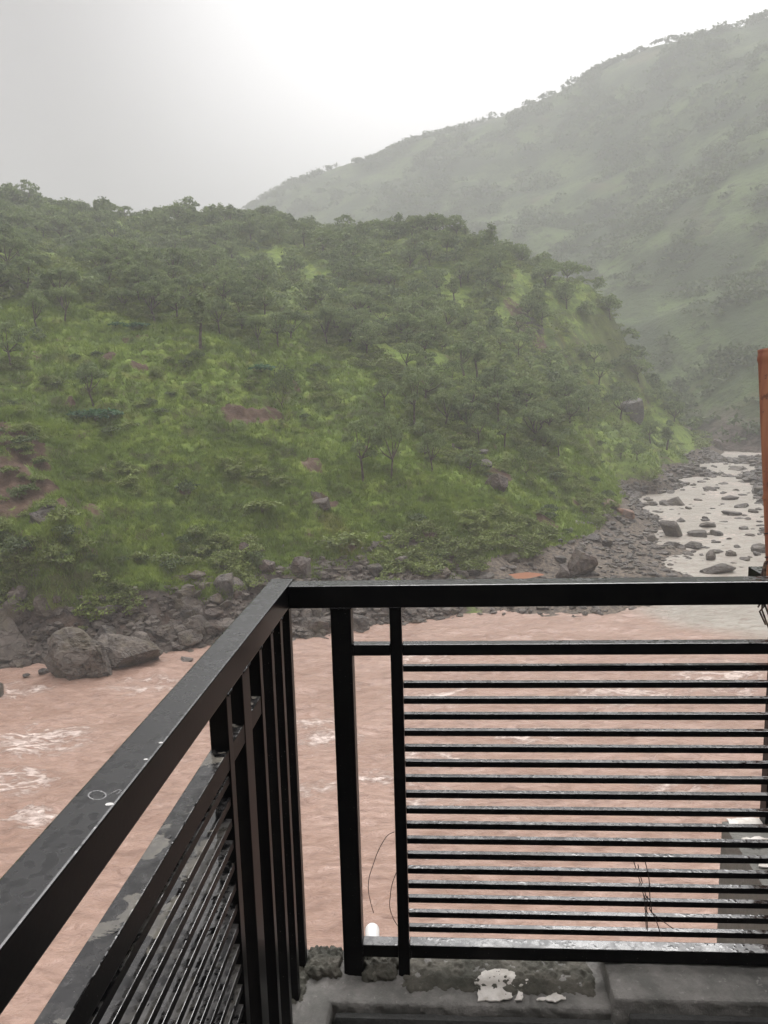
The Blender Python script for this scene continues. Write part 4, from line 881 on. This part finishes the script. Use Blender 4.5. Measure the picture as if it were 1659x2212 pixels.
t = NT('white_plaster'); P = t.pos(); c = t.mix(t.ramp(t.noise(P, 25, 4), .35, .65), (.50, .47, .42), (.68, .65, .60)); c = t.mix(t.ramp(t.noise(P, 90, 3), .66, .72), c, (.2, .18, .15)); t.bsdf(c, .7, t.bump(t.noise(P, 80, 4), .5, .003)); M_WP = t.m
patch('white_plaster_patch', [(1031, 2163), (1036, 2132), (1024, 2124), (1038, 2106), (1052, 2098), (1082, 2094), (1112, 2102), (1116, 2118), (1108, 2142), (1104, 2160), (1070, 2164)], -1.5635, M_WP, pa, pr0, .0035)
patch('white_plaster_patch', [(1118, 2121), (1134, 2117), (1146, 2117), (1138, 2126), (1120, 2131)], -1.5635, M_WP, pa, pr0, .003)
patch('white_plaster_patch', [(1120, 2143), (1130, 2150), (1128, 2162), (1112, 2163)], -1.5635, M_WP, pa, pr0, .003)
patch('white_plaster_patch', [(1158, 2158), (1186, 2154), (1200, 2146), (1212, 2150), (1222, 2160), (1200, 2163), (1172, 2163)], -1.5635, M_WP, pa, pr0, .003)
# building below the terrace
tb0 = EY+nF*0+ZZ*-15; tb = link('terrace_building', None, loc=tuple(tb0)); tag(tb, 'concrete building under the terrace, rising from our own bank', 'building')
rough_box('floor_slab', FRONT, (-.49, 4.0), (-5, 1.90), (-2.15, -2.003), M_PLA, tb, tb0, .06, .02, .003, 6, 14)
rough_box('wall', FRONT, (-.45, 4.0), (-5, 1.86), (-18, -2.153), M_NB, tb, tb0, .2, .03, .004, 3, 15)
rough_box('back_wall', FRONT, (-.49, 4.0), (-2.6, -2.4), (-2.0, 1.25), M_NB, tb, tb0, .2, .02, .004, 3, 18)
rough_box('roof_slab', FRONT, (-.80, 4.2), (-2.8, .45), (1.253, 1.42), M_NB, tb, tb0, .15, .02, .004, 3, 19)
# ---- neighbouring wall and its railing, a little lower
nw0 = EY+oL*1.2+wL*2.0+ZZ*-16; nw = link('neighbouring_wall', None, loc=tuple(nw0)); tag(nw, 'grey rendered wall with wet whitish top seen through the bars at lower right', 'wall')
rough_box('wall_face', SIDE, (1.004, 1.40), (2.02, 2.735), (-16, -1.62), M_NB, nw, nw0, .02, .008, .003, 10, 16)
for k, pts in enumerate(([(1570, 1770), (1600, 1768), (1648, 1769), (1654, 1778), (1640, 1790), (1600, 1792), (1582, 1790)], [(1602, 1812), (1640, 1810), (1670, 1815), (1665, 1828), (1640, 1832), (1612, 1830)], [(1630, 1856), (1664, 1852), (1680, 1868), (1660, 1876), (1640, 1872)])):
    patch('white_screed_patch', pts, -1.6165, M_WP, nw, nw0, .004)
nr0 = EY+oL*1.17+wL*2.73+ZZ*-1.62; nr = link('neighbouring_railing', None, loc=tuple(nr0)); tag(nr, 'black box railing of the next terrace, its cut end showing above our handrail', 'railing')
bar('top_rail', SIDE, (1.138, 1.200), (1.6, 2.945), (-.762, -.700), M_MET, nr, .003, nr0)
bar('post', SIDE, (1.143, 1.195), (2.69, 2.742), (-1.63, -.763), M_MET, nr, .0025, nr0)
# ---- bamboo pole tied behind the railing corner
t = NT('reddish_bamboo'); P = t.pos((1, 1, .12)); P1 = t.pos()
c = t.mix(t.ramp(t.noise(P, 22, 5, .6), .35, .65), (.21, .065, .032), (.31, .13, .06)); c = t.mix(t.ramp(t.noise(P1, 30, 4, .7), .58, .68, 0, .8), c, (.09, .035, .02)); t.bsdf(c, .55, t.bump(t.noise(P, 60, 4), .3, .002)); M_BAM = t.m
Bt = survey(1657.5, 755, r=2.95); Bb = survey(1700, 1790, r=2.75); ax_ = Vector(Bt-Bb); Lb = ax_.length
bp = link('bamboo_pole', None, loc=tuple(Bb), rot=ax_.to_track_quat('Z', 'Y').to_euler()); tag(bp, 'weathered reddish-orange bamboo pole standing at the right edge of the picture', 'pole')
def lathe(prof, seg=28):
    V = []; F = []
    for r_, z in prof:
        for s in range(seg): a = 2*math.pi*s/seg; V.append((r_*math.cos(a), r_*math.sin(a), z))
    for i in range(len(prof)-1):
        for s in range(seg): F.append((i*seg+s, i*seg+(s+1) % seg, (i+1)*seg+(s+1) % seg, (i+1)*seg+s))
    return V, F
prof = [(.0, 0), (.034, 0)]; z = 0; nodes = [Lb-.028, Lb-.50, Lb-.98, Lb-1.45, .2]
for zz in np.arange(0.01, Lb-.002, .012):
    r_ = .0335-.0035*(zz/Lb)
    for nd in nodes: r_ += .0035*math.exp(-((zz-nd)/.008)**2)-.0015*math.exp(-((zz-nd-.016)/.006)**2)
    prof.append((r_, zz))
prof += [(.0305, Lb), (.024, Lb), (.023, Lb-.05), (0, Lb-.05)]
V, F = lathe(prof); link('culm', mesh_np('culm', V, F, M_BAM, True), bp)
t = NT('dark_wire'); t.bsdf((.03, .022, .018), .5, None, .5, Metallic=.4); M_WIRE = t.m
def wire(paths, r_=.0011): V, F = tubes([[(p, r_) for p in path] for path in paths], 6); return V, F
for k in (Lb-.62, Lb-.70):
    V, F = wire([[(.0325*math.cos(a), .0325*math.sin(a), k+.004*math.sin(a)) for a in np.linspace(0, 2*math.pi, 25)]], .0022); link('tie_wire', mesh_np('tie_wire', V, F, M_WIRE, True), bp)
# ---- white plastic pipe end beyond the parapet
t = NT('white_plastic'); t.bsdf((.80, .79, .77), .35); M_PVC = t.m
d = sight(804, 2000); e = d*(2.16/float(d@nF)); p1 = EY+e; p0 = EY+uF*-.20+nF*1.955+ZZ*-1.66; ax_ = Vector(p1-p0)
pp = tag(link('plastic_pipe', mesh_np('plastic_pipe', *lathe([(0, 0), (.022, 0)]+[(.022, z) for z in np.linspace(.01, ax_.length-.02, 6)]+[(.022*math.cos(a), ax_.length-.02+.020*math.sin(a)) for a in np.linspace(.2, 1.57, 7)]), M_PVC, True), loc=tuple(p0), rot=ax_.to_track_quat('Z', 'Y').to_euler()), 'white plastic pipe end sticking out behind the foot of the railing post', 'pipe')
# ---- wires
def wpath(pts, dd): return [EY+sight(px, py)*(dv_/float(sight(px, py)@nF)) for (px, py), dv_ in zip(pts, dd)]
def curve_wire(name, pls, label, r_=.0011):
    o0 = pls[0][0]; out = []
    for pl in pls:
        q = []
        for i in range(len(pl)-1):
            p0_, p1_, p2_, p3_ = pl[max(i-1, 0)], pl[i], pl[i+1], pl[min(i+2, len(pl)-1)]
            for tt in np.linspace(0, 1, 6, endpoint=False): q.append(.5*((2*p1_)+(-p0_+p2_)*tt+(2*p0_-5*p1_+4*p2_-p3_)*tt*tt+(-p0_+3*p1_-3*p2_+p3_)*tt**3)-o0)
        q.append(pl[-1]-o0); out.append(q)
    V, F = wire(out, r_); return tag(link(name, mesh_np(name, V, F, M_WIRE, True), loc=tuple(o0)), label, 'wire')
curve_wire('loose_wire', [wpath([(852, 1797), (836, 1806), (818, 1836), (806, 1868), (797, 1898), (796, 1925), (801, 1950), (807, 1972)], [1.885]*8)], 'thin wire curling left from the baluster beside the post', .0010)
curve_wire('loose_wire', [wpath([(856, 1885), (847, 1910), (843, 1936), (842, 1960), (850, 1985), (862, 2004)], [1.886]*6)], 'short bowed wire close against the left of the baluster near its foot', .0010)
pls = [wpath(pl, [1.857]*len(pl)) for pl in ([(1392, 1935), (1394, 1960), (1396, 2008)], [(1399, 1936), (1397, 1962), (1399, 2010)], [(1391, 1938), (1400, 1950), (1393, 1962), (1401, 1975)], [(1394, 1934), (1406, 1948), (1404, 1966), (1424, 1984), (1454, 2006)], [(1402, 1962), (1412, 1976), (1420, 1996), (1429, 2024)], [(1408, 1970), (1404, 1940), (1402, 1900), (1394, 1862)])]
pls += [wpath(pl, [1.879]*len(pl)) for pl in ([(1392, 1940), (1380, 1896), (1368, 1858)], [(1398, 1944), (1386, 1902), (1378, 1868)])]
curve_wire('tie_wire', pls, 'tangle of binding wire twisted round the lowest bars of the front railing', .0012)
# frayed rope end hanging under the handrail at the right
t = NT('old_rope'); P = t.pos(); t.bsdf(t.mix(t.ramp(t.noise(P, 90, 3), .4, .6), (.05, .03, .025), (.20, .14, .10)), .9); M_ROPE = t.m
P0 = wpath([(1652, 1214), (1649, 1250), (1645, 1300), (1643, 1322), (1647, 1342)], [1.925]*5); o0 = P0[0]; ps = []
for k in range(4): ps.append([(p-o0+RNG.normal(size=3)*.004*(1+i*.4), 0.0022) for i, p in enumerate(P0[:5-(k % 2)])])
V, F = tubes(ps, 6); tag(link('rope_end', mesh_np('rope_end', V, F, M_ROPE, True), loc=tuple(o0)), 'frayed brown rope end hanging behind the right end of the handrail', 'rope')

# ------------------------------------------------------------------ light
sc = bpy.context.scene
SUN_EL, SUN_AZ = math.radians(50), math.radians(20)      # bright patch of the overcast sky, ahead and to the right
w = bpy.data.worlds.new('World'); sc.world = w; w.use_nodes = True; nt = w.node_tree; nt.nodes.clear()
def wn(ty, **k):
    n = nt.nodes.new(ty)
    for a, b in k.items(): setattr(n, a, b)
    return n
skyt = wn('ShaderNodeTexSky', sky_type='NISHITA', sun_disc=False); skyt.sun_elevation = SUN_EL; skyt.sun_rotation = SUN_AZ
skyt.air_density = 1; skyt.dust_density = 6; skyt.ozone_density = 1
bw = wn('ShaderNodeRGBToBW'); nt.links.new(skyt.outputs[0], bw.inputs[0])
cmb = wn('ShaderNodeCombineColor')
nt.links.new(bw.outputs[0], cmb.inputs[0]); nt.links.new(bw.outputs[0], cmb.inputs[1]); nt.links.new(bw.outputs[0], cmb.inputs[2])
flat = wn('ShaderNodeMix', data_type='RGBA'); flat.inputs[0].default_value = .94; nt.links.new(cmb.outputs[0], flat.inputs[6])
# cloud deck: pale grey, brighter where the cloud is thin
tc = wn('ShaderNodeTexCoord'); nz = wn('ShaderNodeTexNoise'); nz.inputs['Scale'].default_value = 1.6; nz.inputs['Detail'].default_value = 4
nt.links.new(tc.outputs['Generated'], nz.inputs['Vector'])
dt = wn('ShaderNodeVectorMath', operation='DOT_PRODUCT'); nt.links.new(tc.outputs['Generated'], dt.inputs[0])
_b = sight(1480, 40); _b = _b/np.linalg.norm(_b); dt.inputs[1].default_value = tuple(_b)
mr = wn('ShaderNodeMapRange', interpolation_type='SMOOTHSTEP'); nt.links.new(dt.outputs['Value'], mr.inputs[0])
for k, v in (('From Min', .76), ('From Max', .985), ('To Min', 0.), ('To Max', 1.)): mr.inputs[k].default_value = v
ad = wn('ShaderNodeMath', operation='MULTIPLY_ADD'); nt.links.new(nz.outputs['Fac'], ad.inputs[0]); ad.inputs[1].default_value = .22; sb = wn('ShaderNodeMath', operation='SUBTRACT'); nt.links.new(mr.outputs[0], sb.inputs[0]); sb.inputs[1].default_value = .09; nt.links.new(sb.outputs[0], ad.inputs[2]); ad.use_clamp = True
cl = wn('ShaderNodeMix', data_type='RGBA'); nt.links.new(ad.outputs[0], cl.inputs[0]); cl.inputs[6].default_value = (1.35, 1.29, 1.31, 1); cl.inputs[7].default_value = (7.5, 7.4, 7.45, 1)
sxyz = wn('ShaderNodeSeparateXYZ'); nt.links.new(tc.outputs['Generated'], sxyz.inputs[0])
ze = wn('ShaderNodeMapRange', interpolation_type='SMOOTHSTEP'); nt.links.new(sxyz.outputs[2], ze.inputs[0])
for k, v in (('From Min', .45), ('From Max', .95), ('To Min', 1.), ('To Max', 8.2)): ze.inputs[k].default_value = v
vm = wn('ShaderNodeVectorMath', operation='SCALE'); nt.links.new(cl.outputs[2], vm.inputs[0]); nt.links.new(ze.outputs[0], vm.inputs['Scale'])
nt.links.new(vm.outputs[0], flat.inputs[7])
bg = wn('ShaderNodeBackground'); nt.links.new(flat.outputs[2], bg.inputs[0]); bg.inputs[1].default_value = .14
wo = wn('ShaderNodeOutputWorld'); nt.links.new(bg.outputs[0], wo.inputs[0])
sd = bpy.data.lights.new('sun', 'SUN'); sd.energy = .8; sd.angle = math.radians(30); sd.color = (1, .985, .965)
so = bpy.data.objects.new('sun', sd); C.objects.link(so)
dv = Vector((math.sin(SUN_AZ)*math.cos(SUN_EL), math.cos(SUN_AZ)*math.cos(SUN_EL), math.sin(SUN_EL)))
so.rotation_euler = dv.to_track_quat('Z', 'Y').to_euler()
# rain haze
HAZE = 0.0016
t = NT('rain_haze'); pv = t.n('ShaderNodeVolumePrincipled'); pv.inputs['Color'].default_value = (.69, .70, .70, 1); pv.inputs['Density'].default_value = HAZE; pv.inputs['Anisotropy'].default_value = .05
t.l(pv.outputs[0], t.out.inputs['Volume'])
def box_mesh(name, lo, hi, m):
    x0, y0, z0 = lo; x1, y1, z1 = hi
    Vb = [(x0, y0, z0), (x1, y0, z0), (x1, y1, z0), (x0, y1, z0), (x0, y0, z1), (x1, y0, z1), (x1, y1, z1), (x0, y1, z1)]
    return mesh_np(name, Vb, [(0, 3, 2, 1), (4, 5, 6, 7), (0, 1, 5, 4), (1, 2, 6, 5), (2, 3, 7, 6), (3, 0, 4, 7)], m)
if HAZE:
    tag(link('haze', box_mesh('haze', (-1300, -40, -24), (1400, 1420, float(FZ.max())+14), t.m)), kind='stuff')
sc.view_settings.view_transform = 'Standard'; sc.view_settings.look = 'None'; sc.view_settings.gamma = 1
sc.view_settings.exposure = 1.2
sc.cycles.max_bounces = 5; sc.cycles.diffuse_bounces = 3; sc.cycles.glossy_bounces = 3; sc.cycles.volume_bounces = 1; sc.cycles.transparent_max_bounces = 6
